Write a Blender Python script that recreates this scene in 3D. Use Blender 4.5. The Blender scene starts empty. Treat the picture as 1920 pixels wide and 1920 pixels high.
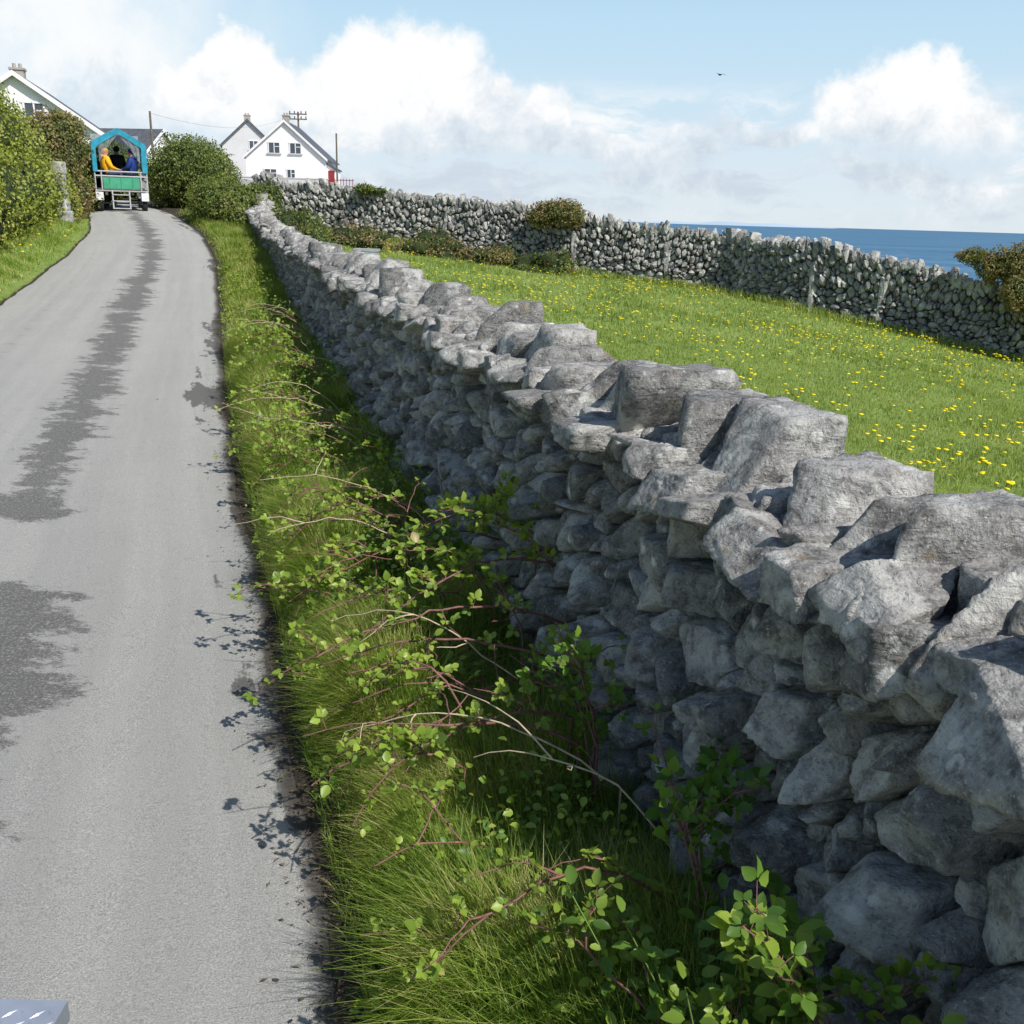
import bpy, bmesh, math, random
import numpy as np
from mathutils import Vector, Matrix, Euler
rng=np.random.default_rng(7); random.seed(7)
scene=bpy.context.scene
scene.view_settings.view_transform='Standard'
scene.view_settings.look='None'
scene.view_settings.exposure=0
COL=scene.collection

# ------------------------------------------------------------ helpers
def link(o,parent=None):
    COL.objects.link(o)
    if parent is not None: o.parent=parent
    return o
def tag(o,label=None,category=None,kind=None,group=None):
    if label: o["label"]=label
    if category: o["category"]=category
    if kind: o["kind"]=kind
    if group: o["group"]=group
    return o
def trimesh(name,V,F,mat=None,parent=None,smooth=True):
    me=bpy.data.meshes.new(name)
    V=np.asarray(V,dtype=np.float32); F=np.asarray(F,dtype=np.int32)
    k=F.shape[1]
    me.vertices.add(len(V)); me.vertices.foreach_set('co',V.ravel())
    me.loops.add(F.size); me.loops.foreach_set('vertex_index',F.ravel())
    me.polygons.add(len(F)); me.polygons.foreach_set('loop_start',np.arange(len(F),dtype=np.int32)*k)
    me.polygons.foreach_set('use_smooth',np.full(len(F),smooth,dtype=bool))
    me.update(calc_edges=True)
    if mat: me.materials.append(mat)
    o=bpy.data.objects.new(name,me)
    return link(o,parent)
def empty(name,loc=(0,0,0),rot=(0,0,0)):
    o=bpy.data.objects.new(name,None); o.empty_display_size=.2
    o.location=loc; o.rotation_euler=rot
    return link(o)
_tab=np.random.default_rng(3).random(8192)*2-1
def vnoise(p):
    p=np.asarray(p,dtype=np.float64); i=np.floor(p).astype(np.int64); f=p-i; f=f*f*(3-2*f)
    def h(a,b,c):
        return _tab[((a*73856093)^(b*19349663)^(c*83492791))&8191]
    x,y,z=i[...,0],i[...,1],i[...,2]; fx,fy,fz=f[...,0],f[...,1],f[...,2]
    r=0
    for dx in (0,1):
        for dy in (0,1):
            for dz in (0,1):
                w=(fx if dx else 1-fx)*(fy if dy else 1-fy)*(fz if dz else 1-fz)
                r=r+w*h(x+dx,y+dy,z+dz)
    return r
def n2(x,y,s=1.0,o=0.0):
    x=np.asarray(x,float);y=np.asarray(y,float)
    return vnoise(np.stack([x*s+o,y*s-o,np.zeros_like(x)+o*.37+.5],-1))
def sstep(a,b,x):
    t=np.clip((np.asarray(x,float)-a)/(b-a),0,1); return t*t*(3-2*t)

# ------------------------------------------------------------ place functions
_yy=np.arange(-60,500,.25)
def _smooth(xs,ys,w):
    v=np.interp(_yy,xs,ys); k=np.hanning(w); k/=k.sum()
    vp=np.pad(v,(w//2,w//2),mode='edge'); return np.convolve(vp,k,mode='valid')[:len(_yy)]
_gr=_smooth([-60,0,5,10,15,20,25,30,35,45,60,100,150,250,400,500],[0,0,.03,.2,.5,.9,1.3,1.72,1.96,2.4,3.6,7.8,9,2,-20,-40],13)
_R=_smooth([-60,0,1.9,4.4,7.5,10,15,20,25,30,35,45,60,100,500],[20,.27,-.37,-1.2,-2.27,-3.07,-4.6,-6.13,-7.97,-10.4,-13.2,-19.5,-29,-54,-250],9)
def gr(Y): return np.interp(Y,_yy,_gr)
def RX(Y): return np.interp(Y,_yy,_R)
def RW(Y): return np.interp(Y,[14,18.7,25,30,400],[3.22,3.05,2.75,2.5,2.6])
def LX(Y): return RX(Y)-RW(Y)
def WX(Y):
    Y=np.asarray(Y,float)
    return np.where(Y<20,1.25-.31*Y,np.interp(Y,[20,25,29.3],[-4.95,-6.6,-7.6]))
def G(X,Y):
    X=np.asarray(X,float);Y=np.asarray(Y,float)
    z=gr(Y)
    oL=np.maximum(LX(Y)-X,0); oR=np.maximum(X-RX(Y),0)
    z=z+.38*sstep(0.1,1.5,oL)+.015*oL
    z=z+.05*sstep(.03,.35,oR)
    o2=np.maximum(oR-1.3,0)
    sl=.05+.042*sstep(0,20,Y)
    z=z-sl*o2-.0008*o2*o2
    out=np.maximum(oL,oR)
    z=z+.035*sstep(.1,1.2,out)*n2(X,Y,.9,3.1)+.10*sstep(1.5,5,out)*n2(X,Y,.17,9)
    return np.maximum(z,-60)
def G1(x,y): return float(G(x,y))

# ------------------------------------------------------------ materials
class NT:
    def __init__(s,tree): s.t=tree; tree.nodes.clear()
    def n(s,typ,**kw):
        nd=s.t.nodes.new(typ)
        for k,v in kw.items(): setattr(nd,k,v)
        return nd
    def l(s,a,b): s.t.links.new(a,b)
    def val(s,inp,v):
        if hasattr(v,'is_output'): s.l(v,inp)
        else: inp.default_value=v
    def math(s,op,a,b=0.0,c=None,clamp=False):
        nd=s.n('ShaderNodeMath',operation=op); nd.use_clamp=clamp
        s.val(nd.inputs[0],a); s.val(nd.inputs[1],b)
        if c is not None: s.val(nd.inputs[2],c)
        return nd.outputs[0]
    def noise(s,vec,scale,detail=4,rough=.55,dist=0):
        nd=s.n('ShaderNodeTexNoise'); nd.inputs['Scale'].default_value=scale
        nd.inputs['Detail'].default_value=detail; nd.inputs['Roughness'].default_value=rough
        nd.inputs['Distortion'].default_value=dist
        if vec is not None: s.l(vec,nd.inputs['Vector'])
        return nd.outputs['Fac']
    def ramp(s,fac,stops,interp='LINEAR'):
        nd=s.n('ShaderNodeValToRGB'); cr=nd.color_ramp; cr.interpolation=interp
        while len(cr.elements)<len(stops): cr.elements.new(.5)
        for e,(p,c) in zip(cr.elements,stops):
            e.position=p; e.color=(c,c,c,1) if isinstance(c,(int,float)) else (*c,1)
        s.l(fac,nd.inputs[0]); return nd.outputs[0]
    def mr(s,v,a,b,c=0,d=1,smooth=True):
        nd=s.n('ShaderNodeMapRange'); nd.interpolation_type='SMOOTHSTEP' if smooth else 'LINEAR'
        if a>b: a,b,c,d=b,a,d,c
        s.val(nd.inputs[0],v)
        for i,q in zip((1,2,3,4),(a,b,c,d)): s.val(nd.inputs[i],q)
        return nd.outputs[0]
    def mix(s,f,a,b,mode='MIX'):
        nd=s.n('ShaderNodeMix',data_type='RGBA',blend_type=mode)
        s.val(nd.inputs[0],f)
        for i,q in ((6,a),(7,b)):
            if hasattr(q,'is_output'): s.l(q,nd.inputs[i])
            else: nd.inputs[i].default_value=(*q,1) if not isinstance(q,(int,float)) else (q,q,q,1)
        return nd.outputs[2]
    def vmul(s,v,sc):
        nd=s.n('ShaderNodeVectorMath',operation='MULTIPLY'); s.l(v,nd.inputs[0]); nd.inputs[1].default_value=sc
        return nd.outputs[0]
def newmat(name):
    m=bpy.data.materials.new(name); m.use_nodes=True
    return m,NT(m.node_tree)
def finish(nt,color,rough=.8,bump=None,bstr=.5,bdist=.01,spec=.3,metal=0,transl=0,tcol=None,alpha=None):
    b=nt.n('ShaderNodeBsdfPrincipled')
    if hasattr(color,'is_output'): nt.l(color,b.inputs['Base Color'])
    else: b.inputs['Base Color'].default_value=(*color,1)
    nt.val(b.inputs['Roughness'],rough); b.inputs['Specular IOR Level'].default_value=spec
    b.inputs['Metallic'].default_value=metal
    if alpha is not None: b.inputs['Alpha'].default_value=alpha
    if bump is not None:
        bm=nt.n('ShaderNodeBump'); bm.inputs['Strength'].default_value=bstr; bm.inputs['Distance'].default_value=bdist
        nt.l(bump,bm.inputs['Height']); nt.l(bm.outputs[0],b.inputs['Normal'])
    sh=b.outputs[0]
    if transl>0:
        t=nt.n('ShaderNodeBsdfTranslucent')
        c=tcol if tcol is not None else color
        if hasattr(c,'is_output'): nt.l(c,t.inputs[0])
        else: t.inputs[0].default_value=(*c,1)
        mx=nt.n('ShaderNodeMixShader'); mx.inputs[0].default_value=transl
        nt.l(sh,mx.inputs[1]); nt.l(t.outputs[0],mx.inputs[2]); sh=mx.outputs[0]
    o=nt.n('ShaderNodeOutputMaterial'); nt.l(sh,o.inputs[0])
def plain(name,c,rough=.6,var=.12,scale=6,metal=0,spec=.3,alpha=None,bump=0,transl=0):
    m,nt=newmat(name); tc=nt.n('ShaderNodeTexCoord').outputs['Object']
    f=nt.noise(tc,scale,4)
    lo=tuple(x*(1-var*1.5) for x in c); hi=tuple(min(1,x*(1+var)) for x in c)
    col=nt.ramp(f,[(.3,lo),(.7,hi)])
    finish(nt,col,rough,metal=metal,spec=spec,alpha=alpha,bump=f if bump else None,bstr=.4,bdist=bump or .01,transl=transl)
    return m
def leafmat(name,stops,transl=.35,rough=.5,patch=.5,pscale=1.2):
    m,nt=newmat(name)
    g=nt.n('ShaderNodeNewGeometry'); tc=nt.n('ShaderNodeTexCoord').outputs['Object']
    f=nt.noise(tc,pscale,2)
    a=nt.math('MULTIPLY',g.outputs['Random Per Island'],1-patch)
    b=nt.math('MULTIPLY',nt.mr(f,.3,.7),patch)
    col=nt.ramp(nt.math('ADD',a,b),stops)
    tcol=nt.mix(1.0,col,(1.5,1.35,.55),'MULTIPLY')
    finish(nt,col,rough,spec=.35,transl=transl,tcol=tcol)
    return m
def stonemat(name,lo,hi,scale=1.0,dk=.42):
    m,nt=newmat(name)
    g=nt.n('ShaderNodeNewGeometry'); tc=nt.n('ShaderNodeTexCoord').outputs['Object']
    big=nt.noise(tc,6*scale,5,.65); med=nt.noise(tc,22*scale,7,.68,.4); fine=nt.noise(tc,120*scale,4,.7)
    base=nt.ramp(g.outputs['Random Per Island'],[(0,lo),(.55,tuple((a+b)/2 for a,b in zip(lo,hi))),(1,hi)])
    c=nt.mix(nt.mr(med,.34,.60),nt.mix(1.0,base,(dk,dk*.99,dk),'MULTIPLY'),base)
    c=nt.mix(nt.mr(big,.50,.62,0,.7),c,(.60,.59,.55))
    c=nt.mix(nt.mr(nt.noise(tc,9*scale,5,.7),.60,.70,0,.45),c,(.30,.22,.12))
    c=nt.mix(nt.mr(fine,.56,.70,0,.6),c,(.74,.73,.69))
    c=nt.mix(nt.mr(fine,.28,.46,.65,0),c,(.07,.07,.07))
    lich=nt.n('ShaderNodeTexVoronoi'); lich.inputs['Scale'].default_value=13*scale; nt.l(tc,lich.inputs['Vector'])
    lm=nt.math('MULTIPLY',nt.mr(nt.math('ADD',lich.outputs['Distance'],nt.math('MULTIPLY',nt.math('SUBTRACT',fine,.5),.5)),.18,.26,1,0),nt.mr(big,.46,.54,0,.7))
    c=nt.mix(lm,c,(.76,.75,.70))
    vor=nt.n('ShaderNodeTexVoronoi'); vor.inputs['Scale'].default_value=48*scale; nt.l(tc,vor.inputs['Vector'])
    pits=nt.mr(vor.outputs['Distance'],.0,.35)
    st=nt.vmul(tc,(6*scale,6*scale,34*scale)); strata=nt.noise(st,1.0,4,.6,1.2)
    h=nt.math('ADD',nt.math('MULTIPLY',med,1.4),nt.math('MULTIPLY',fine,.45))
    h=nt.math('ADD',h,nt.math('MULTIPLY',pits,.25)); h=nt.math('ADD',h,nt.math('MULTIPLY',strata,.8))
    finish(nt,c,.92,bump=h,bstr=1.0,bdist=.015/scale,spec=.12)
    return m
M_stone=stonemat('limestone',(.22,.215,.205),(.49,.475,.45))
M_stone2=stonemat('limestone_far',(.23,.227,.217),(.50,.49,.46),.55,.5)
M_core=plain('wall_core',(.015,.015,.015),.95)  # near-black core colour stands in for deep shade in the stone gaps
M_core2=plain('wall_core_far',(.05,.05,.05),.95)  # dark core again paints the gap shade, less deep on the far wall

# ------------------------------------------------------------ ground
def seq(a,b,n): return list(np.linspace(a,b,n))
rows=np.array(sorted(set(seq(-40,-2,12)+seq(-1,36,124)+list(36+np.cumsum(np.geomspace(.5,14,60))))))
offR=np.array([0,.03,.08,.15,.25,.35,.5,.7,.9,1.1,1.3]+list(1.3+np.cumsum(np.geomspace(.25,.9,24))))
offR=np.concatenate([offR,offR[-1]+np.cumsum(np.geomspace(1,45,34))])
offL=np.array([0,.03,.08,.15,.3,.5,.7,.95,1.2,1.6,2.0]); offL=np.concatenate([offL,2+np.cumsum(np.geomspace(.5,35,32))])
nin=9
def edgej(Y,k): return .035*n2(Y*0+k,Y,2.3,k)+.02*n2(Y*0+k,Y,7,k+4)
Xs=[]
jr=edgej(rows,1.);jl=edgej(rows,5.)
for o in offL[::-1]: Xs.append(LX(rows)-o+jl*np.exp(-o))
for i in range(1,nin):
    t=i/nin; Xs.append((LX(rows)+jl)*(1-t)+(RX(rows)+jr)*t)
for o in offR: Xs.append(RX(rows)+o+jr*np.exp(-o))
Xg=np.stack(Xs,1); Yg=np.repeat(rows[:,None],Xg.shape[1],1)
Zg=G(Xg,Yg)
iL=len(offL)-1; iR=iL+nin
Ztrue=Zg.copy()
Zg[:,iL+1:iR]-=.04
nr,nc=Xg.shape
idx=np.arange(nr*nc).reshape(nr,nc)
Fq=np.stack([idx[:-1,:-1],idx[:-1,1:],idx[1:,1:],idx[1:,:-1]],-1).reshape(-1,4)
m,nt=newmat('ground_turf')
tc=nt.n('ShaderNodeTexCoord').outputs['Object']
at=nt.n('ShaderNodeAttribute'); at.attribute_name='dirt'
f1=nt.noise(tc,.5,4); f2=nt.noise(tc,7,5,.7); f3=nt.noise(nt.vmul(tc,(40,40,10)),1,4,.7)
c=nt.ramp(f2,[(.25,(.12,.185,.04)),(.5,(.20,.29,.07)),(.75,(.30,.37,.10))])
c=nt.mix(nt.mr(f1,.4,.65,0,.4),c,(.26,.32,.09))
c=nt.mix(nt.mr(f3,.5,.8,0,.5),c,(.36,.41,.15))
sp=nt.n('ShaderNodeSeparateXYZ'); nt.l(tc,sp.inputs[0])
c=nt.mix(nt.mr(sp.outputs[1],72,84),c,(.34,.32,.29))  # far ground greyed to keep green bounce light off the white houses
soil=nt.ramp(f3,[(.3,(.025,.02,.015)),(.7,(.10,.085,.065))])
dm=nt.mr(nt.math('ADD',at.outputs['Fac'],nt.math('MULTIPLY',nt.math('SUBTRACT',f2,.5),.9)),.35,.6)
c=nt.mix(dm,c,soil)
hh=nt.math('ADD',f3,f2)
finish(nt,c,.95,bump=hh,bstr=.8,bdist=.03,spec=.1)
ground=trimesh('ground',np.stack([Xg,Yg,Zg],-1).reshape(-1,3),Fq,m)
tag(ground,'grassy limestone island ground sloping down to the sea','ground','structure')
dirt=np.zeros((nr,nc)); dirt[:,iL:iR+1]=1
for k,o in enumerate(offR): dirt[:,iR+k]=(1-.45*o/1.3) if o<1.4 else 0
for k,o in enumerate(offL): dirt[:,iL-k]=max(0,.8-o*6)
a=ground.data.attributes.new('dirt','FLOAT','POINT'); a.data.foreach_set('value',dirt.ravel().astype(np.float32))

# ------------------------------------------------------------ road
sel=slice(iL,iR+1)
Xr=Xg[:,sel].copy();Yr=Yg[:,sel].copy();Zr=Ztrue[:,sel].copy()
tt=np.linspace(0,1,nin+1)[None,:]; Zr=Zr+.008+.035*(1-(2*tt-1)**2); Zr[:,0]-=.01; Zr[:,-1]-=.01
keep=rows<110
Xr,Yr,Zr=Xr[keep],Yr[keep],Zr[keep]
nr2,nc2=Xr.shape; id2=np.arange(nr2*nc2).reshape(nr2,nc2)
F2=np.stack([id2[:-1,:-1],id2[:-1,1:],id2[1:,1:],id2[1:,:-1]],-1).reshape(-1,4)
m,nt=newmat('worn_asphalt')
uv=nt.n('ShaderNodeUVMap').outputs[0]; tc=nt.n('ShaderNodeTexCoord').outputs['Object']
sx=nt.n('ShaderNodeSeparateXYZ'); nt.l(uv,sx.inputs[0]); ux,uy=sx.outputs[0],sx.outputs[1]
ag=nt.noise(tc,200,3,.85); ag2=nt.noise(tc,60,5,.7); big=nt.noise(tc,1.3,5,.6)
base=nt.ramp(ag,[(.3,(.14,.138,.13)),(.48,(.35,.345,.325)),(.66,(.64,.63,.59))])
base=nt.mix(nt.mr(big,.35,.7,0,.40),base,(.45,.44,.41))
base=nt.mix(nt.mr(ag2,.3,.42,.4,0),base,(.16,.16,.155))
spot=nt.mr(nt.noise(tc,14,5,.75),.58,.70,0,.3); base=nt.mix(spot,base,(.19,.185,.18))
track=nt.noise(nt.vmul(uv,(5,.12,1)),1,3,.6); base=nt.mix(nt.mr(track,.35,.65,0,.28),base,(.27,.27,.26))
ragA=nt.noise(nt.vmul(uv,(4.2,6.0,1)),1,9,.80); lng=nt.noise(nt.vmul(uv,(.2,.5,1)),1,2,.5)
blk=nt.noise(nt.vmul(uv,(1.0,1.6,1)),1,2,.5)
d=nt.math('ABSOLUTE',nt.math('SUBTRACT',ux,nt.math('ADD',1.24,nt.math('MULTIPLY',nt.math('SUBTRACT',lng,.5),.3))))
w=nt.math('ADD',.10,nt.math('MULTIPLY',nt.math('SUBTRACT',ragA,.44),1.35))
w=nt.math('ADD',w,nt.math('MULTIPLY',nt.math('SUBTRACT',blk,.5),.7))
w=nt.math('ADD',w,nt.mr(nt.math('ABSOLUTE',nt.math('SUBTRACT',uy,45.8)),.2,.9,.24,0))
w=nt.math('SUBTRACT',w,nt.mr(nt.math('ABSOLUTE',nt.math('SUBTRACT',uy,47.2)),.3,.7,.4,0))
sm=nt.mr(nt.math('SUBTRACT',w,d),-.05,.06)
dark=nt.ramp(nt.noise(tc,85,5,.85),[(.35,(.06,.058,.055)),(.54,(.14,.137,.13)),(.62,(.42,.415,.40))])
c=nt.mix(nt.math('MULTIPLY',sm,.85),base,dark)
d2=nt.math('ABSOLUTE',nt.math('SUBTRACT',ux,2.35)); sm2=nt.mr(nt.math('SUBTRACT',nt.math('MULTIPLY',nt.math('SUBTRACT',ragA,.5),1.1),d2),-.02,.12,0,.4)
c=nt.mix(sm2,c,dark)
ed=nt.noise(nt.vmul(uv,(3,.62,1)),1,5,.6)
ew=nt.math('ADD',nt.math('MULTIPLY',nt.math('SUBTRACT',ed,.50),1.9),nt.mr(nt.math('ABSOLUTE',nt.math('SUBTRACT',uy,51.5)),.1,.9,.42,0))
em=nt.mr(nt.math('SUBTRACT',nt.math('ADD',ew,nt.math('MULTIPLY',nt.math('SUBTRACT',ragA,.5),.35)),ux),-.03,.03,0,.8)
c=nt.mix(em,c,(.085,.083,.08))
gm=nt.mr(nt.math('SUBTRACT',nt.math('MULTIPLY',ragA,.14),ux),-.02,.05,0,.9)
c=nt.mix(gm,c,(.07,.06,.05))
finish(nt,c,.88,bump=nt.math('ADD',ag,nt.math('MULTIPLY',ag2,.7)),bstr=.8,bdist=.008,spec=.2)
road=trimesh('road',np.stack([Xr,Yr,Zr],-1).reshape(-1,3),F2,m)
tag(road,'narrow worn grey asphalt lane with darker ragged crown','road','structure')
seg=np.sqrt(np.diff(Yr[:,-1])**2+np.diff(Xr[:,-1])**2); vv=np.concatenate([[0],np.cumsum(seg)])
vv=vv-np.interp(4.0,Yr[:,-1],vv)+46.15
U=np.abs(Xr[:,-1:]-Xr)*.952; Vv=np.repeat(vv[:,None],nc2,1)
uvl=road.data.uv_layers.new(name='UVMap')
li=np.zeros(len(road.data.loops),dtype=np.int32); road.data.loops.foreach_get('vertex_index',li)
uvl.data.foreach_set('uv',np.stack([U.ravel()[li],Vv.ravel()[li]],-1).astype(np.float32).ravel())

# ------------------------------------------------------------ sea
m,nt=newmat('sea_water'); tc=nt.n('ShaderNodeTexCoord').outputs['Object']
w1=nt.noise(nt.vmul(tc,(.004,.02,1)),1,6,.65); w2=nt.noise(nt.vmul(tc,(.05,.2,1)),1,4,.6)
c=nt.ramp(w1,[(.3,(.045,.12,.20)),(.55,(.075,.18,.29)),(.75,(.13,.25,.36))])
c=nt.mix(nt.mr(w2,.60,.70,0,.5),c,(.5,.56,.62))
finish(nt,c,.75,spec=.12)
S=30000
sea=trimesh('sea',[(-S,-S,-14),(S,-S,-14),(S,S,-14),(-S,S,-14)],[(0,1,2,3)],m,smooth=False)
tag(sea,'blue open sea reaching the horizon','sea','structure')
xs=np.linspace(0,1,60); hV=[];hF=[]
for i,x in enumerate(xs):
    X=1600+x*2600; hh=max(0,(max(0,math.sin(math.pi*x))**.6)*(40+16*float(n2(x*7,.3,1.,2.))))
    hV+= [(X,13000,-16),(X,13500,-14+hh),(X,14500,-16)]
for i in range(59):
    for k in (0,1): hF.append((3*i+k,3*i+3+k,3*i+4+k,3*i+1+k))
hill=trimesh('hill',hV,hF,plain('coast_haze_tint',(.42,.52,.62),.95,.05,.001))  # distance haze is put into the pale blue base colour
tag(hill,'low faint coast far across the sea','hill','structure')

# ------------------------------------------------------------ stones
def ico(l):
    bm=bmesh.new(); bmesh.ops.create_icosphere(bm,subdivisions=l,radius=1)
    V=np.array([v.co[:] for v in bm.verts]); F=np.array([[v.index for v in f.verts] for f in bm.faces]); bm.free()
    return V,F
ICO={1:ico(1),2:ico(2),3:ico(3),4:ico(4),5:ico(5)}
def stone(center,e,planes,lvl,q,seed,rough=1.0):
    D,F=ICO[lvl]; De=D*e
    n=planes[:,:3]; p=np.maximum(planes[:,3],.010)
    a=np.maximum(De@n.T,0)/p
    am=a.max(1,keepdims=True)
    r=1.0/(am[:,0]*((a/am)**q).sum(1)**(1.0/q))
    P=De*r[:,None]
    sz=float(np.mean(e))
    s=P+seed*7.31
    d=.03*sz*vnoise(s*(.8/sz))
    if lvl>=3:
        rs=np.random.default_rng(int(seed*1000)); ax=rs.normal(0,1,3); ax/=np.linalg.norm(ax)
        Q=np.array(Vector(ax).to_track_quat('Z','Y').to_matrix()); L=P@Q
        st=vnoise((L+seed)*np.array([2.2,2.2,9.])*(.09/sz+.3)*2.2)
        d=d+.050*sz*(np.clip(st*4,-1,1)-.3)*rough*rs.uniform(.1,1.2)
        d=d+.022*sz*(np.abs(vnoise(s*(1.9/sz)+9))-.4)
        d=d+.004*np.abs(vnoise(s*38+3))*rough-.002
    if lvl>=4: d=d+.0030*vnoise(s*85)*rough+.0018*vnoise(s*170)
    nn=P/np.maximum(np.linalg.norm(P,axis=1,keepdims=True),1e-6)
    return center+P+nn*d[:,None],F
def pack(s0,s1,h0,hf,sizes,angf,k,seed,tries=26):
    rg=np.random.default_rng(seed)
    MX=9000; P=np.zeros((MX,2));R=np.zeros(MX);T=np.zeros(MX); n=0
    hm=np.mean([hf(q) for q in np.linspace(s0,s1,12)])
    area=(s1-s0)*(hm-h0)
    for r in sizes:
        for _ in range(int(area/(r*r)*tries*.35)+10):
            s=rg.uniform(s0,s1); H=hf(s); h=rg.uniform(h0,H)
            th=angf(s,(h-h0)/max(H-h0,.01),rg); rr=r*rg.uniform(.85,1.15)
            m=np.nonzero(np.abs(P[:n,0]-s)<.45)[0]
            if len(m):
                v=P[m]-(s,h); t=(T[m]+th)/2; ct=np.cos(t);st=np.sin(t)
                a=v[:,0]*ct+v[:,1]*st; b=-v[:,0]*st+v[:,1]*ct
                if (np.sqrt(a*a/k+b*b*k)<(R[m]+rr)*.9).any(): continue
            P[n]=(s,h);R[n]=rr;T[n]=th;n+=1
    return P[:n],R[:n],T[:n]
def cells(P,R,T,k,i,nn=11):
    v=P-P[i]; t=(T+T[i])/2
    c,s=np.cos(t),np.sin(t)
    a=v[:,0]*c+v[:,1]*s; b=-v[:,0]*s+v[:,1]*c
    d=np.sqrt(a*a/k+b*b*k)/(R+R[i]); d[i]=1e9
    j=np.argsort(d)[:nn]; j=j[d[j]<2.6]
    na=a[j]/k; nb=b[j]*k; cj,sj=c[j],s[j]
    N=np.stack([na*cj-nb*sj,na*sj+nb*cj],1); N/=np.linalg.norm(N,axis=1,keepdims=True)
    p=(N*v[j]).sum(1)*R[i]/(R[j]+R[i])
    return N,p
class Wall:
    def __init__(s,pts,topf,side,batter=.12,toe=.12):
        s.side=side; s.bat=batter; s.toe=toe
        pts=np.array(pts,float); seg=np.linalg.norm(np.diff(pts,axis=0),axis=1); s.S=np.concatenate([[0],np.cumsum(seg)])
        s.fine=np.arange(0,s.S[-1]+.05,.05)
        x=np.interp(s.fine,s.S,pts[:,0]); y=np.interp(s.fine,s.S,pts[:,1])
        k=np.hanning(31);k/=k.sum()
        s.x=np.convolve(np.pad(x,15,mode='reflect',reflect_type='odd'),k,'valid'); s.y=np.convolve(np.pad(y,15,mode='reflect',reflect_type='odd'),k,'valid')
        tx=np.gradient(s.x);ty=np.gradient(s.y);l=np.hypot(tx,ty); s.tx=tx/l;s.ty=ty/l
        s.base=G(s.x,s.y)-.06; s.L=s.fine[-1]
        s.top=topf(s.x,s.y,s.base,s.fine)
    def H(s,q): return float(np.interp(q,s.fine,s.top-s.base))
    def map(s,V):
        q=V[:,0]; X=np.interp(q,s.fine,s.x);Y=np.interp(q,s.fine,s.y);tx=np.interp(q,s.fine,s.tx);ty=np.interp(q,s.fine,s.ty)
        b=np.interp(q,s.fine,s.base); ov=q-np.clip(q,0,s.L); X=X+tx*ov; Y=Y+ty*ov
        w=V[:,1]+s.toe-s.bat*np.clip(V[:,2],0,2)
        return np.stack([X-ty*s.side*w,Y+tx*s.side*w,b+V[:,2]],1)
def assemble(parts):
    Vs=[];Fs=[];o=0
    for V,F in parts: Vs.append(V);Fs.append(F+o);o+=len(V)
    return np.concatenate(Vs),np.concatenate(Fs)
def faceparts(W,P,R,T,k,lvlf,seed,prot=.08,depth=.13,qr=(14,40),nf=3,gap=(.82,.99),side=(.0,.32)):
    rg=np.random.default_rng(seed); out=[]
    for i in range(len(P)):
        N,p=cells(P,R,T,k,i); r=R[i]
        pl=np.zeros((len(N),4))
        d=depth+rg.uniform(-.6,.5)*prot
        if len(N):
            pl[:,0]=N[:,0];pl[:,2]=N[:,1];sd=rg.uniform(side[0],side[1],len(N)); pl[:,1]=sd
            ln=np.linalg.norm(pl[:,:3],axis=1); pl[:,:3]/=ln[:,None]
            pl[:,3]=(p*rg.uniform(gap[0],gap[1],len(p))+sd*d*.55)/ln
        ex=[[rg.normal(0,.45),1,rg.normal(0,.38),d],[0,-1,0,.16],[1,0,0,r*2.3],[-1,0,0,r*2.3],[0,0,1,r*2.2],[0,0,-1,r*2.2]]
        for _ in range(rg.integers(1,nf+1)):
            ph=rg.uniform(0,2*math.pi); cs=rg.uniform(.45,.9); sn=math.sqrt(1-cs*cs)
            ex.append([cs*math.cos(ph),sn,cs*math.sin(ph),(cs*r*1.0+sn*d)*rg.uniform(.68,.97)])
        ex=np.array(ex); ex[:,:3]/=np.linalg.norm(ex[:,:3],axis=1)[:,None]
        A=np.vstack([pl,ex])
        c=np.array([P[i,0],-depth,P[i,1]])
        V,F=stone(c,np.array([r,min(d,.14),r]),A,lvlf(P[i,0]),rg.uniform(*qr),rg.uniform(0,90))
        out.append((W.map(V),F))
    return out
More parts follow.
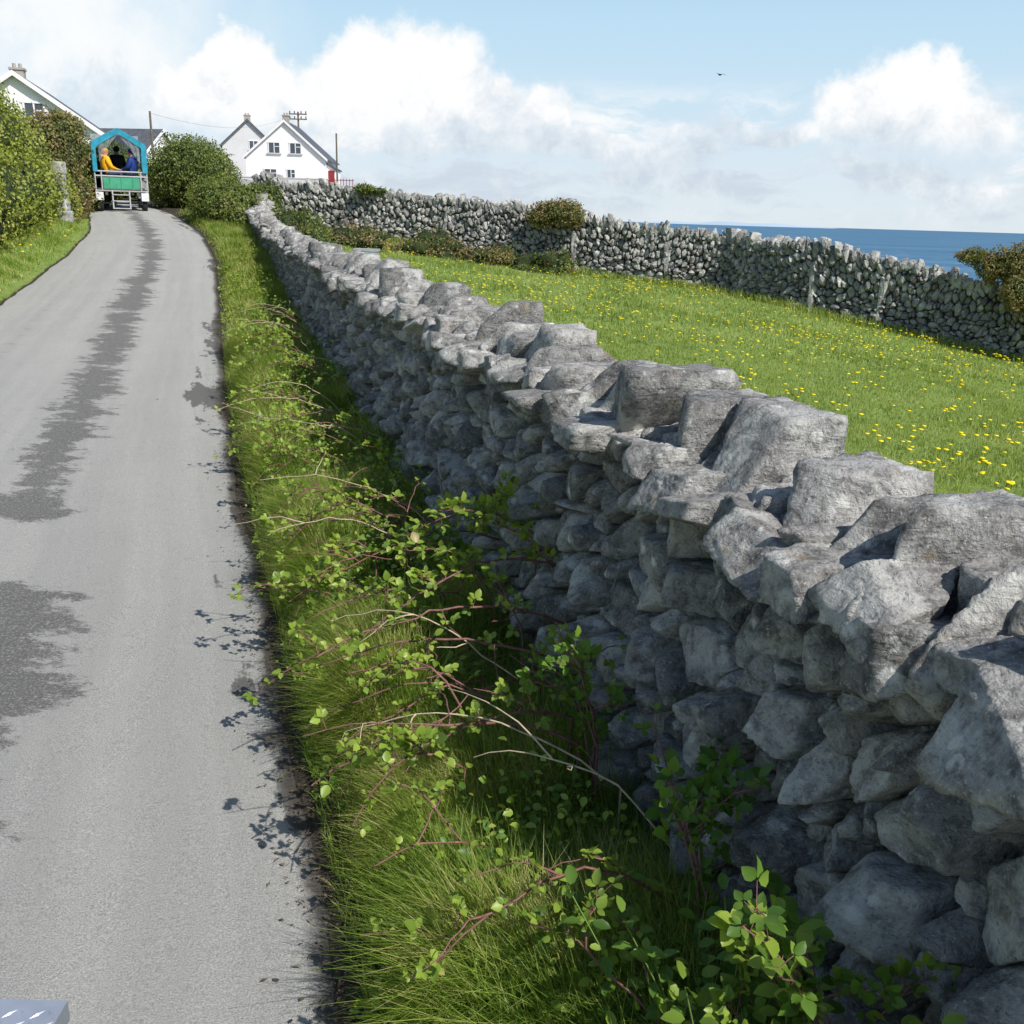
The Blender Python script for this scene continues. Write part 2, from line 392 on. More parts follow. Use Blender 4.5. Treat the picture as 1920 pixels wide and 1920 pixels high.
def coping(W,s0,s1,w0,w1,sizes,lvlf,seed,lift=0,thick=(.03,.055),tilt=.16,sparse=1.0,tries=26,k=1.6,jit=.02):
    P,R,T=pack(s0,s1,w0,lambda s:w1,sizes,lambda s,h,g:math.pi/2+g.normal(0,.7),k,seed,tries)
    rg=np.random.default_rng(seed+1); out=[]
    for i in range(len(P)):
        if rg.random()>sparse: continue
        N,p=cells(P,R,T,k,i); r=R[i]
        pl=np.zeros((len(N),4))
        if len(N):
            pl[:,:2]=N; pl[:,2]=rg.uniform(-.1,.3,len(N)); pl[:,:3]/=np.linalg.norm(pl[:,:3],axis=1)[:,None]; pl[:,3]=np.minimum(p*rg.uniform(.90,1.08,len(p)),r*1.35)
        th=rg.uniform(*thick)
        ex=[[rg.normal(0,tilt),rg.normal(0,tilt),1,th],[rg.normal(0,tilt),rg.normal(0,tilt),-1,th*1.6],[1,0,0,r*1.35],[-1,0,0,r*1.35],[0,1,0,r*1.6],[0,-1,0,r*1.6]]
        for _ in range(rg.integers(1,3)):
            ph=rg.uniform(0,6.28); ex.append([math.cos(ph)*.75,math.sin(ph)*.75,.6,(r*.75+.6*th)*rg.uniform(.7,1)])
        ex=np.array(ex); ex[:,:3]/=np.linalg.norm(ex[:,:3],axis=1)[:,None]
        A=np.vstack([pl,ex])
        c=np.array([P[i,0],P[i,1],W.H(P[i,0])+lift+rg.uniform(-jit,jit)])
        ang=rg.normal(0,tilt*.9,2)
        Rm=np.array(Euler((ang[0],ang[1],0)).to_matrix()); A[:,:3]=A[:,:3]@Rm.T
        V,F=stone(c,np.array([r,r,max(th,.05)]),A,lvlf(P[i,0]),rg.uniform(30,90),rg.uniform(0,90))
        out.append((W.map(V),F))
    return out
def corebox(W,w0,w1,dh):
    q=np.arange(-.1,W.L+.1,.25); V=[];F=[]
    for x in q:
        H=W.H(x)-dh
        V+= [(x,w0,-.4),(x,w0,H),(x,w1,H),(x,w1,-.4)]
    for i in range(len(q)-1):
        for k in range(3): F.append((4*i+k,4*i+4+k,4*i+5+k,4*i+1+k))
    F.append((0,1,2,3)); n=4*(len(q)-1); F.append((n+3,n+2,n+1,n))
    return W.map(np.array(V,float)),np.array(F)

# near wall
ys=np.arange(.2,29.4,.4)
def ntop(x,y,b,f): return np.interp(y,[0,1.5,2.5,4,8,13,18.7,24,27,29.3],[1.19,1.20,1.25,1.28,1.31,1.36,1.43,1.70,2.0,2.43])-.01+.02*n2(f,f*0,.8,4)
WN=Wall(np.stack([WX(ys),ys],1),ntop,1)
def nl(s): return 5 if s<2.6 else (4 if s<6.5 else (3 if s<14 else 2))
P,R,T=pack(-.1,WN.L,-.02,lambda s:WN.H(s)+.0,[.098,.08,.062,.046,.033],lambda s,h,g: (1.0*math.sin(s*1.3)+.6+g.normal(0,.75)),1.75,11,tries=20)
V,F=assemble(faceparts(WN,P,R,T,1.75,nl,5,prot=.12,qr=(40,120),nf=2,gap=(.80,.98)))
wall=trimesh('stone_wall',V,F,M_stone)
tag(wall,'waist-high grey limestone dry-stone wall beside the lane','stone wall')
V,F=assemble(coping(WN,-.1,WN.L,-.32,.03,[.115,.09,.07,.05],nl,21,lift=.0,tilt=.15,thick=(.022,.045))+coping(WN,0,WN.L,-.26,.02,[.085,.06],nl,33,lift=.03,sparse=.2,tries=10,tilt=.25,thick=(.016,.03)))
trimesh('coping',V,F,M_stone,wall)
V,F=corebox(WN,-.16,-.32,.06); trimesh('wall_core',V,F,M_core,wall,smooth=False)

fp=[(-7.6,29.0),(-3,28),(1.8,26.5),(5.1,25.5),(6.6,23.4),(8.7,21.8),(10.4,20.5),(14,18.5),(17,17)]
def ftop(x,y,b,f): return b+.06+np.interp(x,[-7.6,-5,-2,1,2.5,5,7,9,11,17],[1.15,1.2,1.38,1.45,1.36,1.32,1.45,1.42,1.25,1.15])+.04*n2(f,f*0,.9,7)+.04*n2(f,f*0,3.1,17)
WF=Wall(fp,ftop,-1,.05,0)
def fang(s,h,g):
    if h>.45: return math.pi/2+.15+.35*math.sin(s*.9)+g.normal(0,.38)
    if h>.28: return g.uniform(-.9,1.8)
    return g.normal(0,.3)
P,R,T=pack(0,WF.L,0,lambda s:WF.H(s)+.02,[.105,.08,.060,.044],fang,2.3,12,tries=18)
V,F=assemble(faceparts(WF,P,R,T,2.3,lambda s:2,6,prot=.12,depth=.12,qr=(40,90),gap=(.86,1.02),side=(-.05,.2),nf=2))
wallf=trimesh('stone_wall',V,F,M_stone2,smooth=False)
tag(wallf,'long dry-stone field wall with upright slabs on top, behind dandelion field','stone wall')
rg=np.random.default_rng(61); parts=[]; s=0
def slab(s,z,t,hh,a,dep=.14):
    A=[]
    for nx,nz,p_ in ((math.cos(a),math.sin(a),t),(-math.cos(a),-math.sin(a),t),(-math.sin(a),math.cos(a),hh),(math.sin(a),-math.cos(a),hh)):
        A.append([nx,rg.normal(0,.10),nz+rg.normal(0,.12),p_])
    A+= [[0,1,rg.normal(0,.1),rg.uniform(.10,.17)],[0,-1,0,.15]]
    A=np.array(A); A[:,:3]/=np.linalg.norm(A[:,:3],axis=1)[:,None]
    V,F=stone(np.array([s,-.17 if dep<.15 else -.09,z]),np.array([t*1.3,.13,hh]),A,3,60,rg.uniform(0,90))
    return WF.map(V),F
while s<WF.L:
    hh=rg.uniform(.07,.12); t=rg.uniform(.03,.075); a=.2*math.sin(s*.9)+rg.normal(.15,.35)
    parts.append(slab(s,WF.H(s)+rg.uniform(-.05,.0),t,hh,a)); s+=t*1.75+rg.uniform(0,.02)
for s_ in (9.6,11.9,14.0,16.2,5.5,18.0):   # tall through-stones standing in the face
    parts.append(slab(s_+rg.uniform(-.3,.3),.62,.06,.55,rg.normal(0,.05),.2))
V,F=assemble(parts); trimesh('coping',V,F,M_stone2,wallf,smooth=False)
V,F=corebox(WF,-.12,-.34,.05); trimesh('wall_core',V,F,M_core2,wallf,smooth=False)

# ------------------------------------------------------------ grass
def blades(B,L,W,seed,segs=3,lean=.5,dirs=None):
    rg=np.random.default_rng(seed); n=len(B)
    th=rg.uniform(0,2*np.pi,n); ld=np.stack([np.cos(th),np.sin(th),np.zeros(n)],1)
    if dirs is not None: ld=ld*.8+dirs; ld/=np.linalg.norm(ld,axis=1,keepdims=True)+1e-6
    sd=np.stack([-ld[:,1],ld[:,0],np.zeros(n)],1); ph=rg.uniform(-.9,.9,n)[:,None]
    sd=sd*np.cos(ph)+ld*np.sin(ph)
    cv=(rg.uniform(.15,1.0,n)*lean)[:,None]*2
    L=L[:,None];W=W[:,None]; vs=[]
    for k in range(segs):
        t=k/segs; c=B+np.array([0,0,1.])*L*(t-.38*cv*t*t)+ld*L*cv*t*t*.8
        w=W*.5*(1-t*.65); vs+= [c-sd*w,c+sd*w]
    vs.append(B+np.array([0,0,1.])*L*(1-.38*cv)+ld*L*cv*.8)
    V=np.stack(vs,1); nv=2*segs+1; f=[]
    for k in range(segs-1):
        a=2*k; f+= [(a,a+1,a+3),(a,a+3,a+2)]
    a=2*(segs-1); f.append((a,a+1,a+2)); f=np.array(f)
    F=(np.arange(n)[:,None,None]*nv+f[None]).reshape(-1,3)
    return V.reshape(-1,3),F
M_grass=leafmat('verge_grass',[(0,(.10,.17,.025)),(.4,(.20,.31,.045)),(.64,(.31,.41,.08)),(.78,(.47,.47,.17)),(1,(.70,.58,.34))],.42,.45,.35,2.5)
M_fgrass=leafmat('field_grass',[(0,(.17,.24,.055)),(.5,(.27,.36,.09)),(.85,(.37,.43,.14)),(1,(.58,.54,.28))],.42,.5,.5,.7)
Bs=[];Ls=[];Ws=[]
def verge(n,y0,y1,w,lmin,lmax,left=False,pw=1.0,sd=0):
    rg=np.random.default_rng(100+sd); y=y0+(y1-y0)*rg.random(n)**pw
    if left: x=LX(y)-.02-rg.random(n)*1.7
    else:
        t=rg.random(n); x=RX(y)+.04+(WX(y)-.06-RX(y)-.04)*t
    k=n2(x,y,2.2,5)*.5+.5; k2=n2(x,y,5,8)*.5+.5
    e=np.clip((x-RX(y))/.30,.28,1) if not left else np.clip((LX(y)-x)/.5,.3,1)
    kp=(rg.random(n)<(.15+1.1*k*k2*1.6)*np.clip(e*1.3,.3,1))
    x,y,k,e=x[kp],y[kp],k[kp],e[kp]
    L=(lmin+(lmax-lmin)*k*rg.random(len(x))**.6)*e
    Bs.append(np.stack([x,y,G(x,y)-.01],1));Ls.append(L);Ws.append(np.full(len(x),w)*rg.uniform(.6,1.3,len(x)))
verge(170000,.7,5.5,.0042,.16,.64,pw=1.0,sd=1)
verge(105000,5.5,12,.007,.16,.60,sd=2)
verge(46000,12,30,.013,.10,.42,sd=3)
verge(6000,9,13,.010,.06,.22,left=True,sd=4)
verge(36000,12,31,.013,.06,.28,left=True,sd=5)
B=np.concatenate(Bs);L=np.concatenate(Ls);Wd=np.concatenate(Ws)
dr=np.zeros((len(B),3)); rt=B[:,0]>RX(B[:,1]); dr[rt]=(-.5,-.2,0)
V,F=blades(B,L,Wd,1,3,.6,dr)
o=trimesh('verge_grass',V,F,M_grass); tag(o,'long rough grass along both sides of the lane','grass','stuff')
rg=np.random.default_rng(55)
def field_pts(n,y0,y1,pw=1.0,rr=rg):
    y=y0+(y1-y0)*rr.random(n)**pw; x0=WX(y)+.42; x1=np.minimum(y*.62+1.5,16); x=x0+(x1-x0)*rr.random(n)
    fy=np.interp(x,[p[0] for p in fp],[p[1] for p in fp]); k=y<fy-.05
    return x[k],y[k]
Bs=[];Ls=[];Ws=[]
for n,y0,y1,w,l0,l1 in ((70000,1.0,8,.005,.03,.10),(90000,8,16,.010,.03,.10),(70000,16,28.5,.018,.03,.12)):
    x,y=field_pts(n,y0,y1); k=n2(x,y,.8,2)*.5+.5
    Bs.append(np.stack([x,y,G(x,y)-.005],1)); Ls.append(l0+(l1-l0)*rg.random(len(x))*(.4+k)); Ws.append(np.full(len(x),w))
x,y=field_pts(9000,1,27); k=n2(x,y,.9,31)+.4*n2(x,y,2.5,5)>.25; x,y=x[k],y[k]
x=np.repeat(x,5)+rg.normal(0,.04,len(x)*5); y=np.repeat(y,5)+rg.normal(0,.04,len(y)*5)
Bs.append(np.stack([x,y,G(x,y)-.005],1)); Ls.append(rg.uniform(.08,.2,len(x))); Ws.append(.004+.0007*y)
for s in rg.uniform(0,WF.L,9000):
    x=np.interp(s,WF.fine,WF.x);y=np.interp(s,WF.fine,WF.y); x+=rg.normal(0,.15); y-=.05+abs(rg.normal(0,.22))
    Bs.append(np.array([[x,y,G1(x,y)]])); Ls.append(np.array([rg.uniform(.08,.34)])); Ws.append(np.array([.02]))
B=np.concatenate(Bs);L=np.concatenate(Ls);Wd=np.concatenate(Ws)
V,F=blades(B,L,Wd,2,2,.6); o=trimesh('field_grass',V,F,M_fgrass); tag(o,'short green pasture grass in the walled field','grass','stuff')

# ------------------------------------------------------------ dandelions
M_yel=plain('dandelion_yellow',(.88,.70,.01),.6,.08,60)
def dandV():
    V=[];F=[]
    for ring,(rr,z) in enumerate(((1,.15),(.62,.42))):
        for i in range(14):
            a=i/14*2*math.pi+ring*.2; r1=rr*(1 if i%2==0 else .72)
            V.append((r1*math.cos(a),r1*math.sin(a),z))
    V.append((0,0,.5)); V.append((0,0,-.25))
    for i in range(14):
        j=(i+1)%14
        F+= [(i,j,14+j),(i,14+j,14+i),(14+i,14+j,28),(j,i,29)]
    return np.array(V,float),np.array(F)
DV,DF=dandV()
hz=.09
st=[];sf=[]
for k,z in enumerate((0,hz)):
    for i in range(4):
        a=i*math.pi/2; st.append((.0025*math.cos(a),.0025*math.sin(a),z-.0))
for i in range(4): j=(i+1)%4; sf+= [(i,j,4+j),(i,4+j,4+i)]
hV=DV*np.array([.028,.028,.022])+np.array([0,0,hz])
dme=trimesh('dandelion',np.concatenate([hV,np.array(st)]),np.concatenate([DF,np.array(sf)+30]),M_yel)
M_stem=plain('dandelion_stem',(.14,.22,.05)); dme.data.materials.append(M_stem)
for i,p in enumerate(dme.data.polygons): p.material_index=1 if i>=len(DF) else 0
rgd=np.random.default_rng(9)
x,y=field_pts(9000,3,26,.75,rgd)
dens=(.22+.78*sstep(-.3,.5,n2(x,y,.33,4)+.45*n2(x,y,1.3,6)+.1))*sstep(0,3,x-WX(y)-.6)
k=rgd.random(len(x))<dens*.38; x,y=x[k],y[k]
o_=np.argsort(x*x+y*y); x,y=x[o_],y[o_]
yl=rgd.uniform(11,24,26); xl=LX(yl)-rgd.uniform(.15,1.2,26)
first=True
dl='yellow dandelion flower in the pasture grass'
for i in range(min(274,len(x))):
    o=dme if first else bpy.data.objects.new('dandelion',dme.data)
    if not first: COL.objects.link(o)
    first=False
    s=rgd.uniform(.6,1.3); o.location=(x[i],y[i],G1(x[i],y[i])-.01); o.scale=(s,s,s*rgd.uniform(.7,1.1)); o.rotation_euler=(rgd.normal(0,.25),rgd.normal(0,.25),rgd.uniform(0,6))
    tag(o,dl,'dandelion',group='dandelions in the field')
for i in range(26):
    o=bpy.data.objects.new('dandelion',dme.data); COL.objects.link(o)
    o.location=(xl[i],yl[i],G1(xl[i],yl[i])+.02); s=rgd.uniform(1,1.5); o.scale=(s,s,s*1.3)
    tag(o,'yellow dandelion flower on the grass verge by the lane','dandelion',group='dandelions on the verge')
ps=[]
for i in range(274,len(x)):
    s=rgd.uniform(.9,1.35); ps.append((hV*s+np.array([x[i],y[i],G1(x[i],y[i])]),DF))
if ps:
    V,F=assemble(ps); o=trimesh('dandelion_patch',V,F,M_yel); tag(o,'distant yellow dandelions scattered over the pasture','dandelions','stuff')

# ------------------------------------------------------------ leaves
LT=np.array([(0,0,0),(.33,0,-.0),(.66,0,-.02),(1,0,-.10),(.14,.33,.07),(.48,.5,.11),(.8,.3,.04),(.14,-.33,.07),(.48,-.5,.11),(.8,-.3,.04)])
LF=np.array([(0,1,4),(1,5,4),(1,2,5),(2,6,5),(2,3,6),(0,7,1),(1,7,8),(1,8,2),(2,8,9),(2,9,3)])
QT=np.array([(0,0,0),(.5,.45,.1),(1,0,-.05),(.5,-.45,.1)]); QF=np.array([(0,2,1),(0,3,2)])
def leaflets(C,D,Nn,L,Wd,T=LT,TF=LF):
    C=np.asarray(C,float);D=np.asarray(D,float);Nn=np.asarray(Nn,float)
    D=D/(np.linalg.norm(D,axis=1,keepdims=True)+1e-9)
    S=np.cross(Nn,D); S/=np.linalg.norm(S,axis=1,keepdims=True)+1e-9; U=np.cross(D,S)
    L=np.asarray(L)[:,None,None];Wd=np.asarray(Wd)[:,None,None]
    V=C[:,None]+D[:,None]*T[None,:,0:1]*L+S[:,None]*T[None,:,1:2]*Wd+U[:,None]*T[None,:,2:3]*L
    F=(np.arange(len(C))[:,None,None]*len(T)+TF[None]).reshape(-1,3)
    return V.reshape(-1,3),F
M_bram=leafmat('bramble_leaf',[(0,(.08,.13,.022)),(.35,(.19,.30,.042)),(.7,(.32,.44,.07)),(.9,(.42,.49,.11)),(1,(.40,.30,.14))],.42,.38,.3,3)
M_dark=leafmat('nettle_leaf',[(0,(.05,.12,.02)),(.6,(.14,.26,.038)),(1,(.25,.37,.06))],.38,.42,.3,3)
M_cane=plain('bramble_cane',(.22,.105,.09),.6,.3,40)
M_dead=plain('dead_cane',(.52,.42,.28),.8,.2,40)
def tube(pts,r0,r1,k=5):
    pts=np.asarray(pts,float); n=len(pts); T=np.gradient(pts,axis=0); T/=np.linalg.norm(T,axis=1,keepdims=True)+1e-9
    up=np.array([.13,.21,.97]); A=np.cross(T,up); A/=np.linalg.norm(A,axis=1,keepdims=True)+1e-9; Bn=np.cross(T,A)
    r=np.linspace(r0,r1,n)[:,None,None]; a=np.arange(k)/k*2*np.pi
    V=pts[:,None]+(A[:,None]*np.cos(a)[None,:,None]+Bn[:,None]*np.sin(a)[None,:,None])*r
    F=[]
    for i in range(n-1):
        for j in range(k):
            q=(j+1)%k; F+= [(i*k+j,i*k+q,(i+1)*k+q),(i*k+j,(i+1)*k+q,(i+1)*k+j)]
    return V.reshape(-1,3),np.array(F)
def rnd3(rg,n):
    v=rg.normal(0,1,(n,3)); return v/np.linalg.norm(v,axis=1,keepdims=True)
def compound(rg,c,outdir,size,C,D,N,L,W):
    d=np.array(outdir)+rg.normal(0,.35,3); d/=np.linalg.norm(d)
    nrm=np.array([.25,-.25,1.])+rg.normal(0,.42,3); nrm/=np.linalg.norm(nrm)
    side=np.cross(nrm,d); side/=np.linalg.norm(side)+1e-9
    pet=c+d*size*rg.uniform(.6,1.3)
    for (f,sd,ss) in ((1.0,0,1.1),(.35,.95,.85),(.35,-.95,.85)):
        dd=d*f+side*sd; C.append(pet+dd*size*.10); D.append(dd+rg.normal(0,.12,3)); N.append(nrm+rg.normal(0,.18,3))
        s=size*ss*rg.uniform(.8,1.15); L.append(s); W.append(s*rg.uniform(.66,.85))
    return pet
def bramble(p0,p1,arch,seed,leafsize=.03,dens=1.0,bare=.0,name_label='arching bramble cane with fresh green leaves over the verge',mat=M_bram,dead=False,branches=2,rad=.0045):
    rg=np.random.default_rng(seed); p0=np.array(p0,float);p1=np.array(p1,float)
    base=np.array([p0[0],p0[1],G1(p0[0],p0[1])-.02])
    e=empty('bramble',base)
    tag(e,name_label,'bramble',group='brambles growing along the stone wall')
    tubes=[];C=[];D=[];N=[];L=[];W=[]
    def cane(a,b,ar,r0,first=False):
        ln=np.linalg.norm(b-a); n=max(7,int(ln/.05)); t=np.linspace(0,1,n)[:,None]
        P=a+(b-a)*t+np.array([0,0,1.])*ar*4*t*(1-t)
        wob=rg.normal(0,.009,(n,3)); wob[0]=0; P=P+np.cumsum(wob,axis=0)*.7
        if first: P=np.vstack([base[None],P])
        tubes.append(tube(P-base,r0,r0*.4))
        if not dead:
            for q in range(2,len(P)):
                for _ in range(2):
                    f=rg.random(); c0=P[q-1]*(1-f)+P[q]*f-base; dd=rnd3(rg,1)[0]*.009
                    tubes.append(tube(np.array([c0,c0+dd*.5,c0+dd]),.0012,.0002,3))
        i0=int(len(P)*bare)
        for i in range(max(1,i0),len(P)):
            if rg.random()>dens: continue
            tdir=P[i]-P[i-1]; tdir/=np.linalg.norm(tdir)+1e-9
            for _ in range(rg.integers(1,5)):
                od=tdir*.5+rnd3(rg,1)[0]*.8+np.array([0,0,.35])
                pt=compound(rg,P[i]-base,od,leafsize*rg.uniform(.55,1.2),C,D,N,L,W)
                tubes.append(tube(np.array([P[i]-base,(P[i]-base+pt)/2+[0,0,.002],pt]),.0011,.0008,3))
        return P
    P=cane(p0,p1,arch,rad,True)
    for b in range(branches):
        i=rg.integers(len(P)//4,len(P)-2); d=(p1-p0); d=d/np.linalg.norm(d)
        q=P[i]+ (d*.5+rnd3(rg,1)[0]*np.array([1,1,.5])+[0,0,.1])*rg.uniform(.12,.3)
        cane(P[i],q,rg.uniform(0,.05),.0028)
    V,F=assemble(tubes); trimesh('stem',V,F,M_dead if dead else M_cane,e)
    if C:
        V,F=leaflets(C,D,N,L,W); trimesh('foliage',V,F,mat,e)
    return e
bramble((.27,2.98,.42),(-.62,2.92,.45),.10,1,.030,.45,.2,rad=.006)
bramble((.22,2.55,.40),(-.50,2.33,.34),.12,2,.030,.4,.3,rad=.006)
bramble((.20,2.62,.45),(-.30,2.42,.42),.08,3,.028,.35,.3,rad=.0055)
bramble((.25,3.2,.50),(-.60,2.75,.58),.10,8,.030,.35,.3,rad=.0055)
bramble((.20,3.5,.62),(-.55,3.15,.48),.13,4,.034,.9,.1,branches=4,rad=.006)
bramble((.18,3.45,.60),(-.28,3.95,.65),.10,5,.034,1,.1,branches=4)
bramble((.10,3.6,.70),(-.45,3.6,.62),.12,6,.034,1,.1,branches=4)
bramble((.0,4.1,.5),(-.85,3.7,.38),.16,7,.034,.9,.1,branches=3,rad=.0055)
rgb=np.random.default_rng(77)
NB=40
for i in range(NB):
    y=.9+ (i/NB)**1.1*10.5; x0=float(WX(y))-.18-.45*rgb.random(); reach=rgb.uniform(.3,.95)
    g=G1(x0,y); y1=y-rgb.uniform(-.3,.4)
    x1=max(x0-reach,float(RX(y1))+rgb.uniform(-.14,.12))
    bramble((x0,y,g+rgb.uniform(.1,.4)),(x1,y1,G1(x1,y1)+rgb.uniform(.14,.38)),rgb.uniform(.06,.24),200+i,rgb.uniform(.022,.031)*(1 if y<6 else 1.2),rgb.uniform(.35,.9),rgb.choice([0,.2,.4]),branches=3,rad=.0045)
for i in range(26):
    y=rgb.uniform(1.8,12); x0=float(WX(y))-.1-.3*rgb.random(); g=G1(x0,y)
    bramble((x0,y,g+.3),(x0-rgb.uniform(.4,.85),y-rgb.uniform(-.2,.6),g+rgb.uniform(.2,.6)),.12,300+i,.026,.08,.5,'dry pale leafless bramble twig arching over the grass',dead=i%5<3,rad=.0036)
for i in range(16):
    y=rgb.uniform(1.25,8) if i>8 else rgb.uniform(1.25,1.9)
    h0=rgb.uniform(.25,.45); x0=float(WX(y))-.2
    bramble((x0,y,h0),(x0-.10,y+rgb.uniform(-.35,.35),h0+rgb.uniform(.2,.38)),.05,400+i,.032,.8,.0,'dark green bramble shoot climbing the stone wall',M_dark if i%3 else M_bram)
def nettle(x,y,h,seed,ls,mat):
    rg=np.random.default_rng(seed); g=G1(x,y); e=empty('nettle',(x,y,g)); tag(e,'leafy green nettle plant at the foot of the stone wall','nettle',group='nettles along the wall')
    tubes=[];C=[];D=[];N=[];L=[];W=[]
    for s in range(rg.integers(2,4)):
        tp=np.array([rg.normal(0,.09)-.06,rg.normal(0,.09),h*rg.uniform(.6,1.1)]); n=6+int(h*8); t=np.linspace(0,1,n)[:,None]
        b=np.array([rg.normal(0,.03),rg.normal(0,.03),0]); P=b+(tp-b)*t**1.0; tubes.append(tube(P,.0025,.0015,4))
        for i in range(2,n):
            a=i*math.pi/2+rg.uniform(-.3,.3)
            for q in (0,math.pi):
                d=np.array([math.cos(a+q),math.sin(a+q),-.1 if i<n-1 else .5]); s_=ls*(1.15-.5*abs(i/n-.6))*rg.uniform(.8,1.2)
                C.append(P[i]+d*.012);D.append(d);N.append(np.array([.1,-.1,1])+rg.normal(0,.2,3)+d*.15);L.append(s_);W.append(s_*.62)
    V,F=assemble(tubes); trimesh('stem',V,F,M_stem,e)
    V,F=leaflets(C,D,N,L,W); trimesh('foliage',V,F,mat,e)
for i in range(12):
    y=rgb.uniform(1.0,2.5); t=rgb.uniform(.5,.85); x=float(RX(y)+(WX(y)-RX(y))*t)-.05
    nettle(x,y,rgb.uniform(.18,.36),500+i,rgb.uniform(.034,.048),M_dark if i%2 else M_bram)
for i in range(30):
    y=rgb.uniform(1.0,1.65); t=rgb.uniform(.66,.90); x=float(RX(y)+(WX(y)-RX(y))*t)-.06
    nettle(x,y,rgb.uniform(.38,.64),560+i,rgb.uniform(.032,.048),M_dark if i%2 else M_bram)
def cover(n,y0,y1,size,seed,per=9):
    rg=np.random.default_rng(seed)
    y=y0+(y1-y0)*rg.random(n); t=rg.beta(1.6,1.4,n); x=RX(y)+.03+(WX(y)-.08-RX(y))*t
    k=n2(x,y,1.7,12)+.35*n2(x,y,5,2)>.1; x,y,t=x[k],y[k],t[k]
    h=(.05+.36*rg.random(len(x))**1.3)*np.clip(t*1.6+.25,.3,1.1)
    X=np.repeat(x,per)+rg.normal(0,.035,len(x)*per);Yv=np.repeat(y,per)+rg.normal(0,.035,len(x)*per)
    Z=G(X,Yv)+np.repeat(h,per)*rg.uniform(.3,1.1,len(X)); m=len(X)
    D=rnd3(rg,m)*np.array([1,1,.35]); N=np.array([.15,-.25,1.])+rg.normal(0,.45,(m,3)); L=size*rg.uniform(.6,1.3,m)
    return leaflets(np.stack([X,Yv,Z],1),D,N,L,L*rg.uniform(.6,.85,m))
V,F=assemble([cover(900,.7,4.5,.025,1),cover(1100,4.5,9,.027,2),cover(900,9,20,.040,3)])
o=trimesh('ground_cover',V,F,M_bram); tag(o,'low tangle of small green leaves between lane and wall','undergrowth','stuff')
V,F=assemble([cover(400,.7,4.5,.028,4),cover(300,4.5,9,.034,5)])  # second scatter of the same leaflets in the darker green
o=trimesh('ground_cover',V,F,M_dark); tag(o,'dark green low leaves at the wall foot','undergrowth','stuff')
rg=np.random.default_rng(90); n=2600; y=.9+rg.random(n)*9; x=RX(y)+rg.normal(.02,.08,n)
m_=len(x); V,F=leaflets(np.stack([x,y,G(x,y)+.014],1),rnd3(rg,m_)*[1,1,.05],np.array([0,0,1.])+rg.normal(0,.12,(m_,3)),rg.uniform(.008,.03,m_),rg.uniform(.003,.012,m_),QT,QF)
o=trimesh('leaf_litter',V,F,leafmat('litter',[(0,(.03,.02,.015)),(.6,(.12,.09,.06)),(1,(.25,.2,.13))],.0,.9)); tag(o,'dry twigs and dead leaves on the lane edge','litter','stuff')

# ------------------------------------------------------------ bushes
def bush(name,vols,n,ls,mat,label,cat,seed,stemmat=M_cane,rag=.25,coremat=None,group=None,corek=.8,stems=22):
    rg=np.random.default_rng(seed); vols=[(np.array(c,float),np.array(r,float)) for c,r in vols]
    cx=np.mean([v[0] for v in vols],axis=0); base=np.array([cx[0],cx[1],G1(cx[0],cx[1])])
    e=empty(name,base); tag(e,label,cat,group=group)
    wts=np.array([(r[0]*r[1]+r[1]*r[2]+r[0]*r[2]) for c,r in vols]); wts/=wts.sum()
    Cs=[];Ns=[];core=[];D3,F3=ICO[3]
    for (c,r),w in zip(vols,wts):
        m=int(n*w*1.5); d=rnd3(rg,m); q=1+rag*vnoise(d*2.2+seed)+.5*rag*vnoise(d*5+seed*2)+.10*vnoise(d*11)
        q=q*(1-.28*rg.random(m)**2.2)+rg.exponential(.03,m)*(rg.random(m)<.3)
        P=c+d*r*q[:,None]; ok=P[:,2]>G(P[:,0],P[:,1])-.02
        for c2,r2 in vols:
            if c2 is c: continue
            ok&=(((P-c2)/r2)**2).sum(1)>.6
        P=P[ok];d=d[ok]; Cs.append(P); nn=d/r; nn/=np.linalg.norm(nn,axis=1,keepdims=True); Ns.append(nn)
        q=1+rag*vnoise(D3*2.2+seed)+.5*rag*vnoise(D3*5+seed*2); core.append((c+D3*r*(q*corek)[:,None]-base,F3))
    P=np.concatenate(Cs);Nn=np.concatenate(Ns); m=len(P)
    nrm=Nn*.9+rnd3(rg,m)*.8; D=np.cross(nrm,rnd3(rg,m))+Nn*.25
    L=ls*rg.uniform(.6,1.35,m)
    V,F=leaflets(P-base,D,nrm,L,L*rg.uniform(.6,.95,m),QT,QF)
    trimesh('foliage',V,F,mat,e)
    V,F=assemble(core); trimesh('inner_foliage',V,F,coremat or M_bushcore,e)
    tb=[]; bs=np.array([0,0,-.1]) if stems>0 else cx-base-[0,0,.15]
    for i in range(stems or 8):
        k=rg.integers(len(P)); tp=P[k]-base+Nn[k]*.2*rg.random(); b=bs+np.array([rg.normal(0,.15),rg.normal(0,.08),0])*(1 if stems else .4); t=np.linspace(0,1,6)[:,None]
        tb.append(tube(b+(tp-b)*t+np.cumsum(rg.normal(0,.03 if stems else .008,(6,3)),axis=0),.03 if stems else .008,.005,5))
    V,F=assemble(tb); trimesh('stem',V,F,stemmat,e)
    return e
M_bushcore=plain('shaded_inner_leaves',(.03,.045,.012),.9,.4,8)  # shade within the crown is put into this dark core colour
M_hedge=leafmat('ivy_leaf',[(0,(.11,.15,.028)),(.35,(.24,.30,.05)),(.75,(.38,.42,.085)),(1,(.52,.47,.17))],.3,.45,.55,1.3)
M_brown=leafmat('withered_ivy',[(0,(.09,.10,.035)),(.4,(.19,.21,.055)),(.7,(.30,.22,.10)),(1,(.38,.26,.15))],.25,.6,.5,2)
